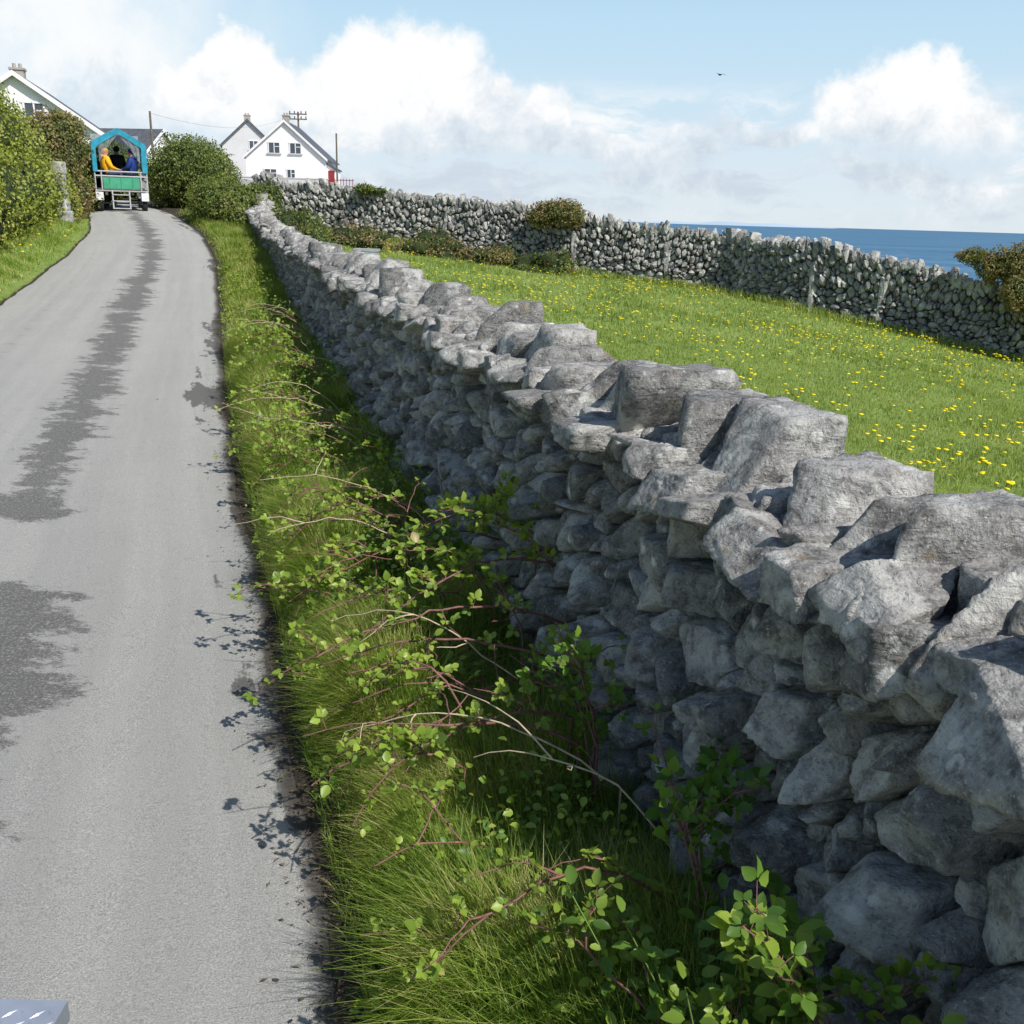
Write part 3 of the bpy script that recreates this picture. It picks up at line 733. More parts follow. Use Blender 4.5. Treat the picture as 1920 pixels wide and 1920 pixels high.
M_bush=leafmat('shrub_leaf',[(0,(.06,.09,.022)),(.45,(.13,.175,.035)),(.8,(.21,.26,.06)),(1,(.32,.29,.13))],.25,.5,.45,1.6)
vols=[]
rh=np.random.default_rng(4)
for y in np.arange(12,25.4,.7):
    x=float(LX(y))-1.35-.2*rh.random(); top=np.interp(y,[12,19,22,24,25.4],[4.0,4.35,4.3,3.85,3.3])+rh.uniform(-.15,.15); g=G1(x,y)
    h=(top-g)
    vols.append(((x-.45,y,g+h*.60),(.95,.85,h*.42)))
    vols.append(((x+.1,y,g+h*.25),(.75,.8,h*.33)))
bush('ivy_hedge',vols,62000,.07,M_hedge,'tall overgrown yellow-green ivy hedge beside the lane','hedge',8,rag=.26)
bush('ivy_tree',[((-12.65,27.6,2.2),(.8,.8,1.1)),((-12.6,27.6,3.3),(.74,.75,.95)),((-12.4,27.8,3.85),(.48,.5,.42)),((-13.3,27.4,3.3),(.6,.6,.8))],11000,.07,M_brown,'ivy-smothered brownish stump beside the lane','ivy',9)
bush('bush',[((-12.0,26.2,1.95),(.42,.5,.6)),((-11.75,25.6,2.6),(.25,.25,.3)),((-11.95,25.3,1.8),(.35,.35,.6))],4200,.06,M_hedge,'green ivy growing around the stone gatepost','ivy',10)
bush('bush',[((-13.6,29.5,2.4),(1.0,1.2,1.3)),((-13.3,31.5,2.5),(.5,1.2,.9))],5000,.08,M_bush,'dark green bush beyond the gatepost','bush',19)
bush('bush',[((-10.75,33,3.0),(1.25,1.2,1.15)),((-11.3,33.2,2.6),(.9,1,1.0)),((-10.1,32.8,2.7),(.9,1,1.0)),((-9.6,32.0,2.3),(.7,.8,.7))],18000,.07,M_bush,'large rounded olive-green bush on the lane bend','bush',11,rag=.14)
bush('bush',[((-8.2,27.5,2.0),(.75,.8,.60)),((-7.6,26.8,1.8),(.65,.8,.6)),((-8.6,28.6,2.2),(.7,.8,.55)),((-7.3,28.4,2.2),(.5,.6,.45))],12000,.065,M_bush,'scrubby green shrub overgrowing the end of the wall','shrub',12,rag=.3)
bush('bush',[((1.0,26.6,2.10),(.62,.34,.30)),((.55,26.65,1.92),(.4,.3,.22)),((1.35,26.5,1.95),(.32,.3,.22))],3600,.05,M_brown,'low ivy clump on top of the field wall','ivy',13,stems=0,rag=.3)
bush('bush',[((-4.4,28.3,2.55),(.3,.3,.13)),((-4.0,28.3,2.5),(.25,.25,.10))],600,.045,M_bush,'small ivy tuft on the field wall','ivy',14,stems=0)
bush('bush',[((9.9,20.75,1.22),(.42,.35,.32)),((10.4,20.55,1.25),(.50,.4,.46)),((10.95,20.3,1.15),(.6,.5,.6)),((9.5,20.95,1.40),(.34,.25,.16)),((10.3,20.1,.70),(.5,.25,.4)),((11.0,19.9,.3),(.6,.25,.5))],19000,.042,M_brown,'windswept olive thorn bush leaning over the field wall','bush',15,rag=.4,corek=.65,stems=0)
for i,(x,y,r,h) in enumerate([(-2.5,25.6,1.2,.34),(-1.0,25.6,.9,.26),(.6,25.4,.8,.36),(-5.2,23.5,.6,.35),(-4.2,24.6,.9,.30),(-5.9,25.6,.8,.45)]):
    g=G1(x,y); bush('bush',[((x,y,g+.08),(r,.5,h)),((x+.4,y+.1,g+.1),(r*.5,.4,h*1.1))],2600,.05,M_brown if i in (0,1,4) else M_bush,'low bramble scrub against the field wall','scrub',20+i,rag=.7,group='scrub along the field wall')
for i,(x,y,r,h) in enumerate([(-16.0,40,2.6,1.5),(-19.5,44,3,2.4),(-13.5,40,1.6,1.2),(-22,38,3,2.6),(-11,44,2.0,.8)]):
    g=G1(x,y); bush('bush',[((x,y,g+h*.4),(r,1.5,h*.6)),((x+r*.5,y,g+h*.3),(r*.6,1.2,h*.55)),((x-r*.5,y,g+h*.35),(r*.6,1.2,h*.5))],7000,.11,M_bush if i%2 else M_hedge,'roadside hedge bush near the houses','bush',30+i,rag=.25)

# ------------------------------------------------------------ mesh builder
class MB:
    def __init__(s): s.V=[];s.F=[]
    def add(s,V,F):
        o=len(s.V); s.V+= [tuple(v) for v in V]; s.F+= [tuple(int(i)+o for i in f) for f in F]
    def box(s,c,d,rot=None,bev=0.0):
        bm=bmesh.new(); bmesh.ops.create_cube(bm,size=1)
        bmesh.ops.scale(bm,vec=d,verts=bm.verts)
        if bev: bmesh.ops.bevel(bm,geom=bm.edges[:],offset=bev,segments=2,affect='EDGES')
        if rot: bmesh.ops.rotate(bm,matrix=Euler(rot).to_matrix(),verts=bm.verts)
        bmesh.ops.translate(bm,vec=c,verts=bm.verts); bm.verts.index_update()
        s.add([v.co[:] for v in bm.verts],[[v.index for v in f.verts] for f in bm.faces]); bm.free()
    def rod(s,a,b,r,k=8,r2=None):
        V,F=tube(np.array([a,(np.array(a)+np.array(b))/2,b],float),r,r if r2 is None else r2,k); s.add(V,F)
        n=len(V); o=len(s.V)-n; s.F.append(tuple(o+i for i in range(k))[::-1]); s.F.append(tuple(o+n-k+i for i in range(k)))
    def path(s,pts,r,k=6):
        V,F=tube(np.array(pts,float),r,r,k); s.add(V,F)
    def build(s,name,mat,parent=None,smooth=False):
        me=bpy.data.meshes.new(name); me.from_pydata(s.V,[],s.F); me.update()
        if smooth: me.polygons.foreach_set('use_smooth',[True]*len(me.polygons))
        me.materials.append(mat); o=bpy.data.objects.new(name,me); return link(o,parent)

# ------------------------------------------------------------ houses
M_white=plain('white_render',(.86,.84,.84),.8,.02,.8)
M_grey=plain('grey_render',(.62,.62,.62),.8,.05,.8)
M_slate=plain('slate_roof',(.10,.105,.12),.6,.2,3)
M_glass=plain('window_glass',(.06,.075,.10),.12,.2,1,spec=.6)
M_frame=plain('window_frame',(.84,.81,.81),.5,.03)
M_chim=plain('chimney_render',(.40,.36,.33),.8,.1)
M_red=plain('red_paint',(.25,.03,.03),.5,.1)
M_wood=plain('weathered_pole',(.16,.13,.11),.85,.2,4)
M_metal=plain('galvanised_steel',(.55,.57,.60),.45,.1,10,metal=.5)
def house(loc,rz,w,d,eave,apex,windows,label,wallm=M_white,chims=((0,.5),),ov=.25,doors=(),base=3.0,ch=1.0,cw=.9):
    e=empty('house',loc,(0,0,rz)); tag(e,label,'house')
    h=w/2
    b=MB(); V=[(-h,0,-base),(h,0,-base),(h,0,eave),(0,0,apex),(-h,0,eave)]; V+= [(x,d,z) for x,y,z in V]
    b.add(V,[(0,1,2,3,4),(9,8,7,6,5),(1,6,7,2),(0,4,9,5)]); b.build('wall',wallm,e)
    r=MB(); sl=(apex-eave)/h; t=.12
    for s in (-1,1):
        x1=s*(h+ov); z1=eave-ov*sl
        P=[(0,-ov,apex+.02),(x1,-ov,z1+.02),(x1,d+ov,z1+.02),(0,d+ov,apex+.02)]
        Q=[(x,y,z+t) for x,y,z in P]; f=[(0,1,2,3),(7,6,5,4),(0,4,5,1),(1,5,6,2),(2,6,7,3),(3,7,4,0)]
        r.add(P+Q,f)
    ro=r.build('roof',M_slate,e)
    bb=MB()
    for s in (-1,1):
        x1=s*(h+ov+.01); z1=eave-ov*sl
        P=[(0,-ov-.04,apex-.10),(x1,-ov-.04,z1-.10),(x1,-ov-.04,z1+t+.02),(0,-ov-.04,apex+t+.02)]; Q=[(x,-ov-.003,z) for x,y,z in P]
        bb.add(P+Q,[(0,1,2,3),(7,6,5,4),(0,4,5,1),(1,5,6,2),(2,6,7,3)])
    bb.build('bargeboard',M_frame if wallm is M_white else M_slate,e)
    for cx,cf in chims:
        c=MB(); z=apex-abs(cx)*sl; c.box((cx,d*cf,z+ch*.35),(cw,.6,ch*1.3)); c.box((cx,d*cf,z+ch+.04),(cw+.1,.7,.1))
        for q in (-.22,.22): c.rod((cx+q*cw,d*cf,z+ch+.05),(cx+q*cw,d*cf,z+ch+.3),.08)
        c.build('chimney',M_chim,ro)
    for (x,z,ww,wh) in windows:
        p=MB(); p.box((x,-.004,z),(ww,.03,wh)); wo=p.build('window',M_glass,e)
        f=MB(); t2=.09
        f.box((x,-.035,z+wh/2),(ww+t2*2,.06,t2)); f.box((x-ww/2,-.03,z),(t2,.05,wh-t2)); f.box((x+ww/2,-.03,z),(t2,.05,wh-t2)); f.box((x,-.028,z),(t2*.8,.04,wh-t2)); f.box((x+ww/4,-.026,z+wh*.12),(ww*.36,.035,t2*.6))
        f.build('frame',M_frame,wo)
        s_=MB(); s_.box((x,-.08,z-wh/2-.02),(ww+.3,.16,.09)); s_.build('sill',M_grey,wo)
    return e
hA=house((-23.2,100,4.2),math.radians(3),7.7,9,2.7,6.0,[(-1.05,3.55,1.1,1.0),(1.0,3.55,1.1,1.0),(-1.5,1.1,1.2,1.0),(.5,1.1,.8,1.0)],'white rendered gable-ended bungalow with two attic windows',chims=((0,.12),),ch=.55,cw=.6)
b=MB(); b.add([(3.86,1,-3),(4.7,1,-3),(4.7,1,1.7),(3.86,1,2.2),(3.86,5,-3),(4.7,5,-3),(4.7,5,1.7),(3.86,5,2.2)],[(0,1,2,3),(7,6,5,4),(1,5,6,2)]); b.build('porch_wall',M_white,hA)
b=MB(); b.box((4.35,3.0,2.03),(1.15,4.4,.1),(0,math.radians(30.8),0)); b.build('porch_roof',M_slate,hA)
b=MB(); b.box((4.3,.96,.8),(.6,.06,1.7)); b.build('door',M_red,hA)
house((-31.6,118,6.0),math.radians(14),5.8,8,3.0,5.7,[(.6,3.0,1.0,1.0)],'grey gabled house with dark slate verge and chimney',M_grey,chims=((0,.1),),ch=.5,cw=.7)
house((-24.5,50,2.85),math.radians(16),7.2,10,2.5,4.95,[(.75,3.25,.9,.95),(2.0,.8,1.0,1.0)],'white gabled house with slate roof and chimney',chims=((.1,.06),),ch=.3,cw=.6,ov=.3)
house((-28.9,82,4.1),math.radians(80),5.0,7,2.0,3.6,[],'low white outbuilding with dark slate roof',chims=())
house((-36.0,116,5.3),math.radians(86),6,9,2.0,3.6,[],'long low house with dark roof on the hill',M_grey,chims=())
b=MB()
for i in range(9): b.box((-17.9+i*.28,94,4.45),(.05,.05,.9))
for z in (4.2,4.75): b.box((-16.8,94.04,z),(2.5,.04,.06))
tag(b.build('fence',M_red),'dark red paling fence beside the white house','fence')
b=MB(); b.box((-21.8,93,4.0),(8,.2,1.5)); b.box((-21.8,93,4.78),(8.2,.3,.08)); tag(b.build('garden_wall',M_grey),'low rendered garden wall in front of the white house','garden wall')
def pole(x,y,ztop,arm,label,r=.13):
    g=G1(x,y); e=empty('utility_pole',(x,y,g)); tag(e,label,'utility pole',group='utility poles along the village')
    b=MB(); b.rod((0,0,-.3),(0,0,ztop-g),r,8,r*.75); b.build('post',M_wood,e)
    if arm:
        b=MB()
        for dz in arm: b.box((0,-.12,ztop-g-dz),(1.9,.1,.12))
        b.build('crossarm',M_wood,e)
        b=MB()
        for dz in arm:
            for q in (-.85,-.35,.35,.85): b.rod((q,-.12,ztop-g-dz+.06),(q,-.12,ztop-g-dz+.3),.06)
        b.build('insulator',M_glass,e)
pole(-21.7,60,7.2,None,'wooden power pole rising behind the carriage',.08)
pole(-24.0,110,12.0,(.25,.75),'wooden power pole with double crossarm and insulators',.12)
pole(-10.9,60,6.3,None,'slim wooden pole beside the white house',.06)
M_wire=plain('wire',(.14,.14,.15),.6)
def wire(a,b,sag,label):
    t=np.linspace(0,1,20)[:,None]; P=np.array(a)+(np.array(b)-np.array(a))*t; P[:,2]-=(sag*4*t*(1-t))[:,0]
    m_=MB(); m_.path(P,.007,4); tag(m_.build('overhead_wire',M_wire),label,'overhead wire')
wire((-21.7,60,7.1),(-24.7,110,11.6),1.0,'thin sagging power line between wooden poles')
M_post=stonemat('gatepost_stone',(.38,.38,.36),(.55,.55,.52),.8)
gx,gy=-11.55,25.35; g=G1(gx,gy)
rg=np.random.default_rng(8); parts=[]
for k in range(5):
    A=[[1,rg.normal(0,.08),rg.normal(0,.08),.14],[-1,rg.normal(0,.08),rg.normal(0,.08),.14],[rg.normal(0,.08),1,0,.15],[rg.normal(0,.08),-1,rg.normal(0,.08),.15],[rg.normal(0,.08),0,1,.155],[0,rg.normal(0,.08),-1,.155]]
    A=np.array(A); A[:,:3]/=np.linalg.norm(A[:,:3],axis=1)[:,None]
    parts.append(stone(np.array([gx+rg.normal(0,.012),gy,g+.12+k*.29]),np.array([.14,.15,.15]),A,4,20,rg.uniform(0,50),.6))
V,F=assemble(parts); tag(trimesh('gatepost',V,F,M_post),'pale rough stone gatepost half wrapped in ivy','gatepost')
e=empty('water_trough',(-3.35,21.8,G1(-3.35,21.8)-.02)); tag(e,'small galvanised metal water trough in the field','water trough')
b=MB(); b.box((0,0,.12),(.5,.34,.20),None,.01)
b.build('basin',M_metal,e); b=MB()
b.box((0,-.17,.25),(.54,.03,.05));b.box((0,.17,.25),(.54,.03,.05));b.box((-.255,0,.25),(.03,.31,.05));b.box((.255,0,.25),(.03,.31,.05)); b.build('rim',M_metal,e)

# ------------------------------------------------------------ pony-drawn wagon
M_turq=plain('turquoise_tarpaulin',(.05,.42,.58),.5,.2,5,transl=.25)
M_gpaint=plain('green_paint',(.07,.36,.21),.5,.12,6)
M_tyre=plain('tyre_rubber',(.025,.025,.027),.8,.1)
M_clear=plain('hazy_clear_plastic',(.55,.60,.62),.35,.1,4,alpha=.30)
M_whitep=plain('white_painted_metal',(.75,.76,.76),.45,.06)
M_rail=plain('grey_galvanised_rail',(.45,.46,.47),.5,.08)
M_deck=plain('wagon_deck',(.12,.11,.10),.8)
cz=float(gr(30.0))+.02
cart=empty('covered_wagon',(-11.85,30.0,cz),(math.radians(3),0,math.radians(24))); cart.scale=(.87,.87,.87)
tag(cart,'covered passenger cart with turquoise canopy and green tailboard','wagon')
b=MB(); b.box((0,1.35,.70),(1.5,2.9,.10)); b.box((-.5,1.35,.6),(.08,2.9,.12)); b.box((.5,1.35,.6),(.08,2.9,.12)); b.build('deck',M_deck,cart)
b=MB(); b.box((0,-.06,.92),(1.16,.05,.40),None,.01)
for q in (-.36,0,.36): b.box((q,-.095,.92),(.025,.02,.38))
b.build('tailboard',M_gpaint,cart)
b=MB()
for z in (.68,1.15,1.30): b.rod((-.82,-.08,z),(.82,-.08,z),.026)
for x in (-.82,-.62,.62,.82): b.rod((x,-.08,.66),(x,-.08,1.32),.026)
for s in (-.82,.82):
    b.rod((s,-.08,1.30),(s,2.75,1.30),.022); b.rod((s,-.08,1.0),(s,2.75,1.0),.02)
    for y in (.6,1.3,2.0,2.7): b.rod((s,y,.7),(s,y,1.3),.02)
b.build('railing',M_rail,cart)
b=MB()
for x in (-.32,.22): b.rod((x,-.22,.10),(x,-.10,.68),.026)
for z in (.12,.36,.56): b.box((-.05,-.2+.18*(z-.1),z),(.56,.10,.03))
b.build('step',M_rail,cart)
for s in (-1,1):
    for y in (.25,2.3):
        b=MB(); c=np.array([s*.70,y,.27]); k=20
        ring=[]
        prof=[(.17,-.075),(.25,-.085),(.27,-.05),(.27,.05),(.25,.085),(.17,.075)]
        for i in range(k):
            a=i/k*2*math.pi
            for r_,x_ in prof: ring.append((c[0]+x_,c[1]+r_*math.cos(a),c[2]+r_*math.sin(a)))
        f=[]
        for i in range(k):
            for j in range(6): q=(j+1)%6; f.append((i*6+j,((i+1)%k)*6+j,((i+1)%k)*6+q,i*6+q))
        b.add(ring,f); w_=empty('wheel'); w_.parent=cart; b.build('tyre',M_tyre,w_,True)
        b=MB(); b.rod((c[0]-.05,c[1],c[2]),(c[0]+.05,c[1],c[2]),.17,16); b.rod((c[0]-.08,c[1],c[2]),(c[0]+.08,c[1],c[2]),.05,10); b.build('rim',M_whitep,w_)
        b=MB()
        b.box((s*.72,y,.62),(.24,.66,.03)); b.box((s*.72,y-.34,.50),(.24,.03,.26)); b.box((s*.72,y+.34,.50),(.24,.03,.26)); b.build('mudguard',M_whitep,cart)
for y in (.25,2.3):
    b=MB(); b.rod((-.66,y,.27),(.66,y,.27),.03); b.build('axle',M_deck,cart)
for s in (-1,1):
    b=MB(); b.box((s*.58,1.35,1.10),(.34,2.6,.05)); b.box((s*.58,1.35,.9),(.05,2.6,.36)); b.build('bench',M_deck,cart)
prof=[(-.84,1.28),(-.85,2.10),(-.82,2.20),(-.40,2.46),(0,2.68),(.40,2.46),(.82,2.20),(.85,2.10),(.84,1.28)]
def arch(y0,y1,pr):
    V=[];F=[]; n=len(pr)
    for y in (y0,y1):
        for (x,z) in pr: V.append((x,y,z))
    for y in (y0,y1):
        for (x,z) in pr: V.append((x*(1-.03),y,z-(.025 if z>1.3 else 0)))
    for i in range(n-1):
        F.append((i,i+1,n+i+1,n+i)); F.append((2*n+i,3*n+i,3*n+i+1,2*n+i+1))
        F.append((i,2*n+i,2*n+i+1,i+1)); F.append((n+i,n+i+1,3*n+i+1,3*n+i))
    return V,F
b=MB()
V,F=arch(-.12,2.8,prof[1:-1]); b.add(V,F)
for y0,y1 in ((-.13,.22),(1.2,1.42),(2.55,2.82)):
    for s in (-1,1):
        b.box((s*.845,(y0+y1)/2,1.72),(.03,y1-y0,.86))
for s in (-1,1): b.box((s*.845,1.35,1.33),(.028,2.7,.16)); b.box((s*.845,1.35,2.08),(.026,2.7,.12))
for i in range(len(prof)-1):
    (x0,z0),(x1,z1)=prof[i],prof[i+1]; k=.84
    def inn(x,z): return (x*k+.015*math.sin(z*23),1.28+(z-1.28)*.87)
    a,c_=inn(x0,z0),inn(x1,z1)
    b.add([(x0,-.14,z0),(x1,-.14,z1),(c_[0],-.14,c_[1]),(a[0],-.14,a[1]),(x0,-.12,z0),(x1,-.12,z1),(c_[0],-.12,c_[1]),(a[0],-.12,a[1])],[(0,1,2,3),(7,6,5,4),(3,2,6,7)])
b.build('canopy',M_turq,cart)
b=MB()
for s in (-1,1): b.box((s*.838,1.35,1.72),(.008,2.6,.7))
for s in (-1,1):
    P=[]
    for j in range(7):
        t=j/6; P.append((s*(.02+.62*t**.7),-.105+.02*math.sin(t*14),2.46-.26*t**1.2))
    Q=[(s*(.30+.34*(j/6)),-.10+.03*math.sin(j*2.1),2.12-.55*(j/6)) for j in range(7)]
    b.add(P+Q,[(j,j+1,j+8,j+7) for j in range(6)])
b.box((0,2.80,1.9),(1.6,.008,1.15))
b.build('plastic_curtain',M_clear,cart)
b=MB()
for y in (-.08,.9,1.85,2.75):
    b.path([(x*.965,y,z-.03) for x,z in prof],.018,6)
b.build('canopy_frame',M_metal,cart)

# people
M_skin=plain('skin',(.50,.30,.22),.6,.05)
M_jean=plain('blue_denim',(.05,.07,.13),.8)
M_shoe=plain('dark_shoes',(.03,.025,.02),.6)
def seated(loc,rz,jmat,capmat,label,hood=False,bulk=1.0):
    e=empty('person')
    J={'pel':(0,0,.10),'sp':(0,.0,.28),'ch':(0,.02,.46),'nk':(0,.03,.585),'hd0':(0,.05,.65),'hd1':(0,.06,.74),'hd2':(0,.05,.82),
       'ls':(.17,.01,.52),'le':(.24,.10,.27),'lw':(.13,.32,.21),'lh':(.11,.39,.20),
       'rs':(-.17,.01,.52),'re':(-.24,.10,.27),'rw':(-.12,.33,.19),'rh':(-.10,.40,.18),
       'lhp':(.09,.04,.08),'lk':(.13,.44,.11),'la':(.13,.46,-.29),'lt':(.14,.61,-.34),
       'rhp':(-.09,.04,.08),'rk':(-.14,.44,.11),'ra':(-.15,.44,-.29),'rt':(-.16,.59,-.34),
       'nose':(0,.165,.735)}
    Rr={'pel':.16*bulk,'sp':.155*bulk,'ch':.165*bulk,'nk':.06,'hd0':.075,'hd1':.095,'hd2':.07,'ls':.082*bulk,'le':.06*bulk,'lw':.038,'lh':.036,'rs':.082*bulk,'re':.06*bulk,'rw':.038,'rh':.036,
        'lhp':.095,'lk':.068,'la':.043,'lt':.038,'rhp':.095,'rk':.068,'ra':.043,'rt':.038,'nose':.014}
    E=[('pel','sp'),('sp','ch'),('ch','nk'),('nk','hd0'),('hd0','hd1'),('hd1','hd2'),('hd1','nose'),('ch','ls'),('ls','le'),('le','lw'),('lw','lh'),('ch','rs'),('rs','re'),('re','rw'),('rw','rh'),
       ('pel','lhp'),('lhp','lk'),('lk','la'),('la','lt'),('pel','rhp'),('rhp','rk'),('rk','ra'),('ra','rt')]
    for s,h in (('l',1),('r',-1)):
        hx,hy,hz_=J[s+'h']
        for i in range(4):
            n_=s+'f%d'%i; J[n_+'a']=(hx+h*(.028-.018*i),hy+.045-.004*i,hz_-.005); J[n_+'b']=(hx+h*(.026-.018*i),hy+.075-.006*abs(i-1.5),hz_-.035)
            Rr[n_+'a']=.009;Rr[n_+'b']=.007; E+= [(s+'h',n_+'a'),(n_+'a',n_+'b')]
        J[s+'th']=(hx-h*.045,hy+.02,hz_+.01); Rr[s+'th']=.010; E.append((s+'h',s+'th'))
    names=list(J); me=bpy.data.meshes.new('person_skel'); me.from_pydata([J[k] for k in names],[(names.index(a),names.index(b_)) for a,b_ in E],[]); me.update()
    o=bpy.data.objects.new('tmp',me); COL.objects.link(o)
    sk=o.modifiers.new('s','SKIN')
    if not me.skin_vertices: me.skin_vertices.new()
    for i,k in enumerate(names):
        me.skin_vertices[0].data[i].radius=(Rr[k],Rr[k]*(.8 if k in('pel','sp','ch') else 1)); me.skin_vertices[0].data[i].use_root=(k=='pel')
    ss=o.modifiers.new('u','SUBSURF'); ss.levels=1; ss.render_levels=1
    dg=bpy.context.evaluated_depsgraph_get(); m2=bpy.data.meshes.new_from_object(o.evaluated_get(dg)); bpy.data.objects.remove(o)
    m2.materials.clear()
    for mm in (M_skin,jmat,M_jean,M_shoe): m2.materials.append(mm)
    for p in m2.polygons:
        c=p.center; mi=0
        if c.z<-.25: mi=3
        elif c.z<.165 and c.y>-.2 and not (c.z>.15 and abs(c.x)>.2): mi=2
        elif c.z<.60: mi=1
        if c.y>.335 and c.z>.16 and c.z<.3: mi=0
        p.material_index=mi; p.use_smooth=True
    m2.name='body'; bo=bpy.data.objects.new('body',m2); link(bo,e)
    D_,F_=ICO[2]; hv=D_*np.array([.098,.105,.10])+np.array([0,.035,.765])
    kf=[f for f in F_ if not all(hv[i][1]>.085 and hv[i][2]<.80 for i in f)]
    trimesh('hat' if capmat is not M_hair else 'hair',hv,kf,capmat,e)
    if hood:
        pts=[(.11*math.cos(a),.01-.09*math.sin(a),.565+.02*math.sin(a)) for a in np.linspace(0,math.pi,9)]
        h_=MB(); h_.path(pts,.05,8); h_.build('hood',jmat,e,True)
    e.matrix_world=cart.matrix_basis@Matrix.Translation(loc)@Matrix.Rotation(rz,4,'Z')@Matrix.Scale(1.08,4)
    tag(e,label,'person')
    return e
M_or=plain('orange_jacket',(.95,.45,.02),.6,.08); M_nv=plain('navy_jacket',(.015,.04,.19),.6,.1); M_bk=plain('black_jacket',(.02,.02,.025),.6,.1)
M_hair=plain('dark_hair',(.03,.02,.015),.7,.2,30)
seated((-.48,.16,1.14),math.radians(-70),M_or,M_or,'passenger in bright orange hooded jacket seated on the cart bench',True,1.25)
seated((.44,.18,1.14),math.radians(65),M_nv,M_nv,'passenger in navy blue waterproof jacket seated on the cart bench',True,1.3)
seated((.48,.95,1.14),math.radians(85),M_nv,M_hair,'dark-haired passenger in navy jacket sitting further inside the cart',False,1.15)
seated((0.0,1.9,1.18),math.radians(8),M_bk,M_bk,'driver in black coat and cap facing forward on the cart',False,1.1)
seated((-.50,1.15,1.14),math.radians(-95),M_bk,M_hair,'dark-haired passenger in black jacket seated inside the cart')

# ------------------------------------------------------------ foot plate of our own cart
M_plate=plain('tread_plate_aluminium',(.46,.50,.57),.42,.10,14,metal=.5)
e=empty('foot_plate',(-.85,.655,0)); tag(e,'aluminium diamond tread step plate on a bracket','step plate')
b=MB(); b.box((0,0,.868),(.54,.78,.008))
for i in range(29):
    for j in range(41):
        a=math.radians(45 if (i+j)%2 else -45); cx=-.258+i*.0185; cy=-.375+j*.0185
        if abs(cx)>.262 or abs(cy)>.383: continue
        V=[]; dx,dy=math.cos(a),math.sin(a)
        for (l,w_) in ((.0105,0),(0,.0024),(-.0105,0),(0,-.0024)): V.append((cx+dx*l-dy*w_,cy+dy*l+dx*w_,.8722))
        V.append((cx,cy,.8745)); b.add(V,[(0,1,4),(1,2,4),(2,3,4),(3,0,4)])
b.build('tread',M_plate,e)
b=MB(); b.box((.266,0,.852),(.008,.78,.024)); b.box((0,.386,.850),(.524,.008,.026)); b.build('edge',M_plate,e)
b=MB()
for y in (-.3,.25): b.rod((-.2,y,.0),(-.2,y,.86),.02); b.rod((-.2,y,.86),(.2,y,.855),.012)
b.build('bracket',M_metal,e)

b=MB()
b.add([(0,.16,0),(.03,.08,.02),(.035,0,.03),(.015,-.12,.01),(-.03,.08,.02),(-.035,0,.03),(-.015,-.12,.01),(0,.06,-.03),(0,-.04,-.035),(.05,-.22,0),(-.05,-.22,0)],
 [(0,1,4),(1,2,5,4),(2,3,6,5),(0,7,1),(0,4,7),(1,7,8,2),(4,5,8,7),(2,8,3),(5,6,8),(3,9,10,6),(3,8,6)])
b.add([(.03,.06,.02),(.03,-.04,.02),(.17,.02,.05),(.15,.09,.05),(.33,-.06,.01)],[(0,1,2,3),(3,2,4)])
b.add([(-.03,.06,.02),(-.03,-.04,.02),(-.17,.02,.05),(-.15,.09,.05),(-.33,-.06,.01)],[(3,2,1,0),(4,2,3)])
o=b.build('bird',plain('black_feathers',(.02,.02,.025),.6)); o.location=(6.5,35,6.65); o.rotation_euler=(math.radians(4),math.radians(2),math.radians(25)); o.scale=(.8,.8,.8)
tag(o,'dark bird gliding with outstretched wings','bird')

# ------------------------------------------------------------ light, sky
sunv=Vector((.74,-.67,0)).normalized(); el=math.radians(46)
sd=Vector((sunv.x*math.cos(el),sunv.y*math.cos(el),math.sin(el)))
L=bpy.data.lights.new('sun','SUN'); L.energy=5.0; L.angle=math.radians(.55); L.color=(1,.955,.885)
so=bpy.data.objects.new('sun',L); link(so); so.rotation_euler=sd.to_track_quat('Z','Y').to_euler()
wd=bpy.data.worlds.new("World"); scene.world=wd; wd.use_nodes=True
nt=NT(wd.node_tree)
sky=nt.n('ShaderNodeTexSky'); sky.sky_type='NISHITA'; sky.sun_disc=False; sky.sun_elevation=el; sky.sun_rotation=math.atan2(sd.x,sd.y)
sky.air_density=1.0; sky.dust_density=.5; sky.ozone_density=1.2; sky.altitude=0
gen=nt.n('ShaderNodeTexCoord').outputs['Generated']
sp=nt.n('ShaderNodeSeparateXYZ'); nt.l(gen,sp.inputs[0]); gy_,gz=sp.outputs[1],sp.outputs[2]
front=nt.mr(gy_,-.2,.45)
def colnoise(vec,scale,detail,rough):
    nd=nt.n('ShaderNodeTexNoise'); nd.inputs['Scale'].default_value=scale; nd.inputs['Detail'].default_value=detail; nd.inputs['Roughness'].default_value=rough
    nt.l(vec,nd.inputs['Vector']); return nd.outputs['Color']
def warp(vec,scale,detail,amt,rough=.6):
    c=colnoise(vec,scale,detail,rough)
    s_=nt.n('ShaderNodeVectorMath',operation='SUBTRACT'); nt.l(c,s_.inputs[0]); s_.inputs[1].default_value=(.5,.5,.5)
    m_=nt.n('ShaderNodeVectorMath',operation='SCALE'); nt.l(s_.outputs[0],m_.inputs[0]); m_.inputs['Scale'].default_value=amt
    a_=nt.n('ShaderNodeVectorMath',operation='ADD'); nt.l(vec,a_.inputs[0]); nt.l(m_.outputs[0],a_.inputs[1]); return a_.outputs[0]
wv=warp(gen,14,7,.080,.66)
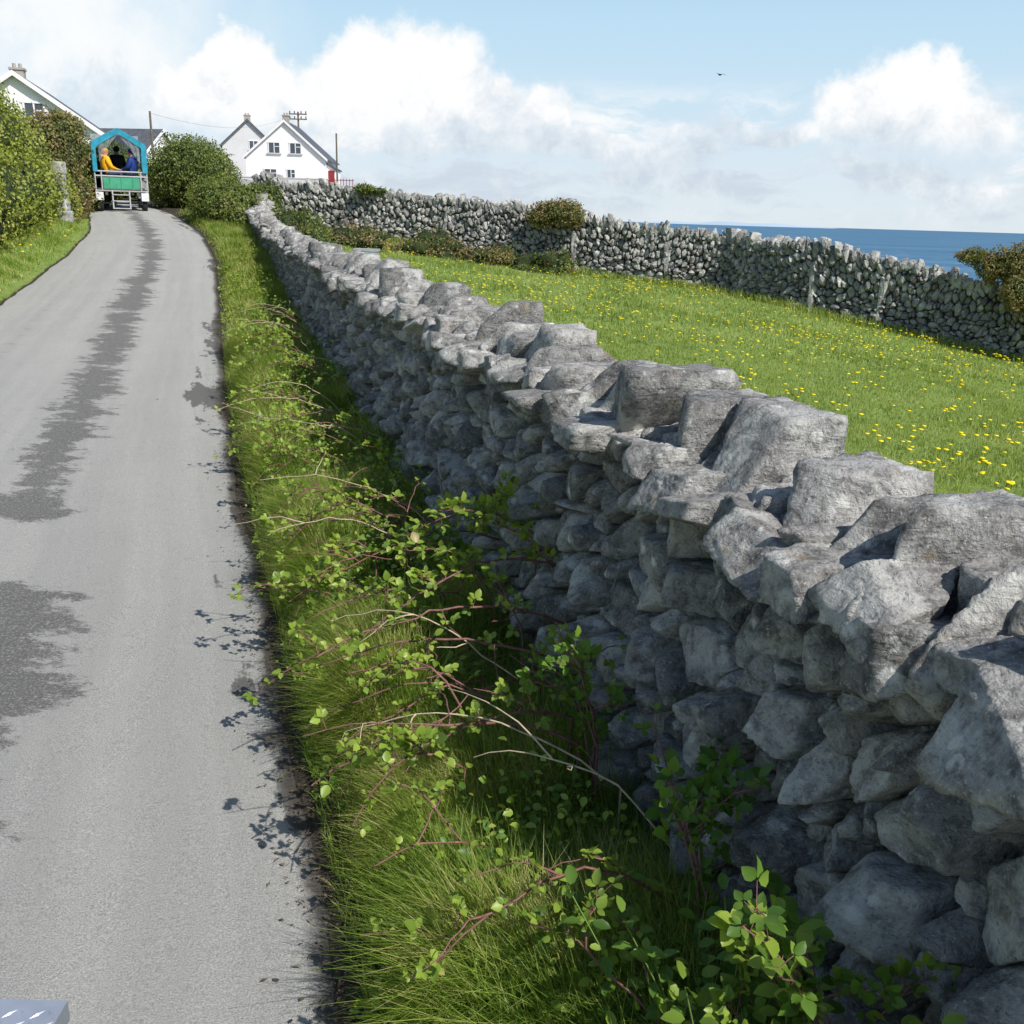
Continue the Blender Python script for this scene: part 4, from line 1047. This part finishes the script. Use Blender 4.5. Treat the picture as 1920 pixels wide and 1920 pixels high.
blobs=[(-.155,.130,.040),(-.114,.136,.044),(-.072,.126,.044),(-.185,.110,.036),(-.035,.103,.036),(-.11,.098,.075),
 (-.282,.130,.040),(-.246,.124,.038),(-.312,.116,.038),(-.335,.10,.045),(-.27,.093,.06),(-.20,.085,.055),
 (.358,.132,.038),(.330,.119,.034),(.392,.126,.034),(.310,.103,.036),(.43,.108,.030),(.37,.098,.050),(.43,.092,.045),
 (.02,.09,.040)]
cur=None
for (a_,e_,r_) in blobs:
    d_=Vector((a_,1,e_)).normalized()
    dn=nt.n('ShaderNodeVectorMath',operation='DISTANCE'); nt.l(wv,dn.inputs[0]); dn.inputs[1].default_value=d_
    v_=nt.math('SUBTRACT',1.0,nt.math('DIVIDE',dn.outputs['Value'],r_))
    cur=v_ if cur is None else nt.math('SMOOTH_MAX',cur,v_,.12)
cum=nt.mr(cur,-.10,.42)
cum=nt.math('MULTIPLY',cum,nt.mr(gz,.045,.09))
bn=nt.noise(nt.vmul(warp(gen,7,5,.07),(6,6,34)),1.0,6,.6)
band=nt.math('MULTIPLY',nt.mr(bn,.38,.56),nt.mr(gz,.135,.085)); band=nt.math('MULTIPLY',nt.math('MULTIPLY',band,.92),nt.mr(gz,-.005,.022))
vd=nt.n('ShaderNodeVectorMath',operation='DISTANCE'); nt.l(warp(gen,6,5,.14),vd.inputs[0]); vd.inputs[1].default_value=Vector((-.46,1,.15)).normalized()
veil=nt.mr(vd.outputs['Value'],.05,.26,.85,0); veil=nt.math('MULTIPLY',veil,nt.mr(nt.noise(gen,11,5,.6),.3,.6,.45,1))
mask=nt.math('MULTIPLY',nt.math('MAXIMUM',nt.math('MAXIMUM',cum,band),veil),front)
shn=nt.noise(warp(gen,10,4,.05),15,6,.65)
sh=nt.math('ADD',nt.mr(gz,.045,.135,.06,1,False),nt.math('MULTIPLY',nt.math('SUBTRACT',shn,.5),2.6))
ccol=nt.ramp(sh,[(.0,(.62,.70,.79)),(.35,(.79,.85,.905)),(.65,(.98,.99,1.0)),(1,(1.04,1.03,1.01))])
hcol=nt.ramp(gz,[(.0,(.78,.87,.93)),(.05,(.72,.84,.94)),(.11,(.63,.81,.95)),(.17,(.55,.78,.95)),(.28,(.42,.67,.95)),(.5,(.2,.42,.75))])
hfac=nt.math('MULTIPLY',nt.mr(gz,.15,.6,.92,0),nt.mr(gy_,-.3,.6,.3,1))
bg1=nt.n('ShaderNodeBackground'); nt.l(sky.outputs[0],bg1.inputs[0]); bg1.inputs[1].default_value=.12
hz2=nt.n('ShaderNodeBackground'); nt.l(hcol,hz2.inputs[0]); hz2.inputs[1].default_value=.98
bg2=nt.n('ShaderNodeBackground'); nt.l(ccol,bg2.inputs[0]); bg2.inputs[1].default_value=1.0
m1=nt.n('ShaderNodeMixShader'); nt.l(hfac,m1.inputs[0]); nt.l(bg1.outputs[0],m1.inputs[1]); nt.l(hz2.outputs[0],m1.inputs[2])
m2_=nt.n('ShaderNodeMixShader'); nt.l(mask,m2_.inputs[0]); nt.l(m1.outputs[0],m2_.inputs[1]); nt.l(bg2.outputs[0],m2_.inputs[2])
wo=nt.n('ShaderNodeOutputWorld'); nt.l(m2_.outputs[0],wo.inputs[0])

# ------------------------------------------------------------ camera
cam=bpy.data.cameras.new('camera'); co=bpy.data.objects.new('camera',cam); link(co)
cam.sensor_width=36; cam.lens=33.84; cam.clip_start=.05; cam.clip_end=60000
co.matrix_world=Matrix.Translation((0,0,1.9))@Matrix.Rotation(math.radians(73),4,'X')@Matrix.Rotation(.03,4,'Z')
scene.camera=co
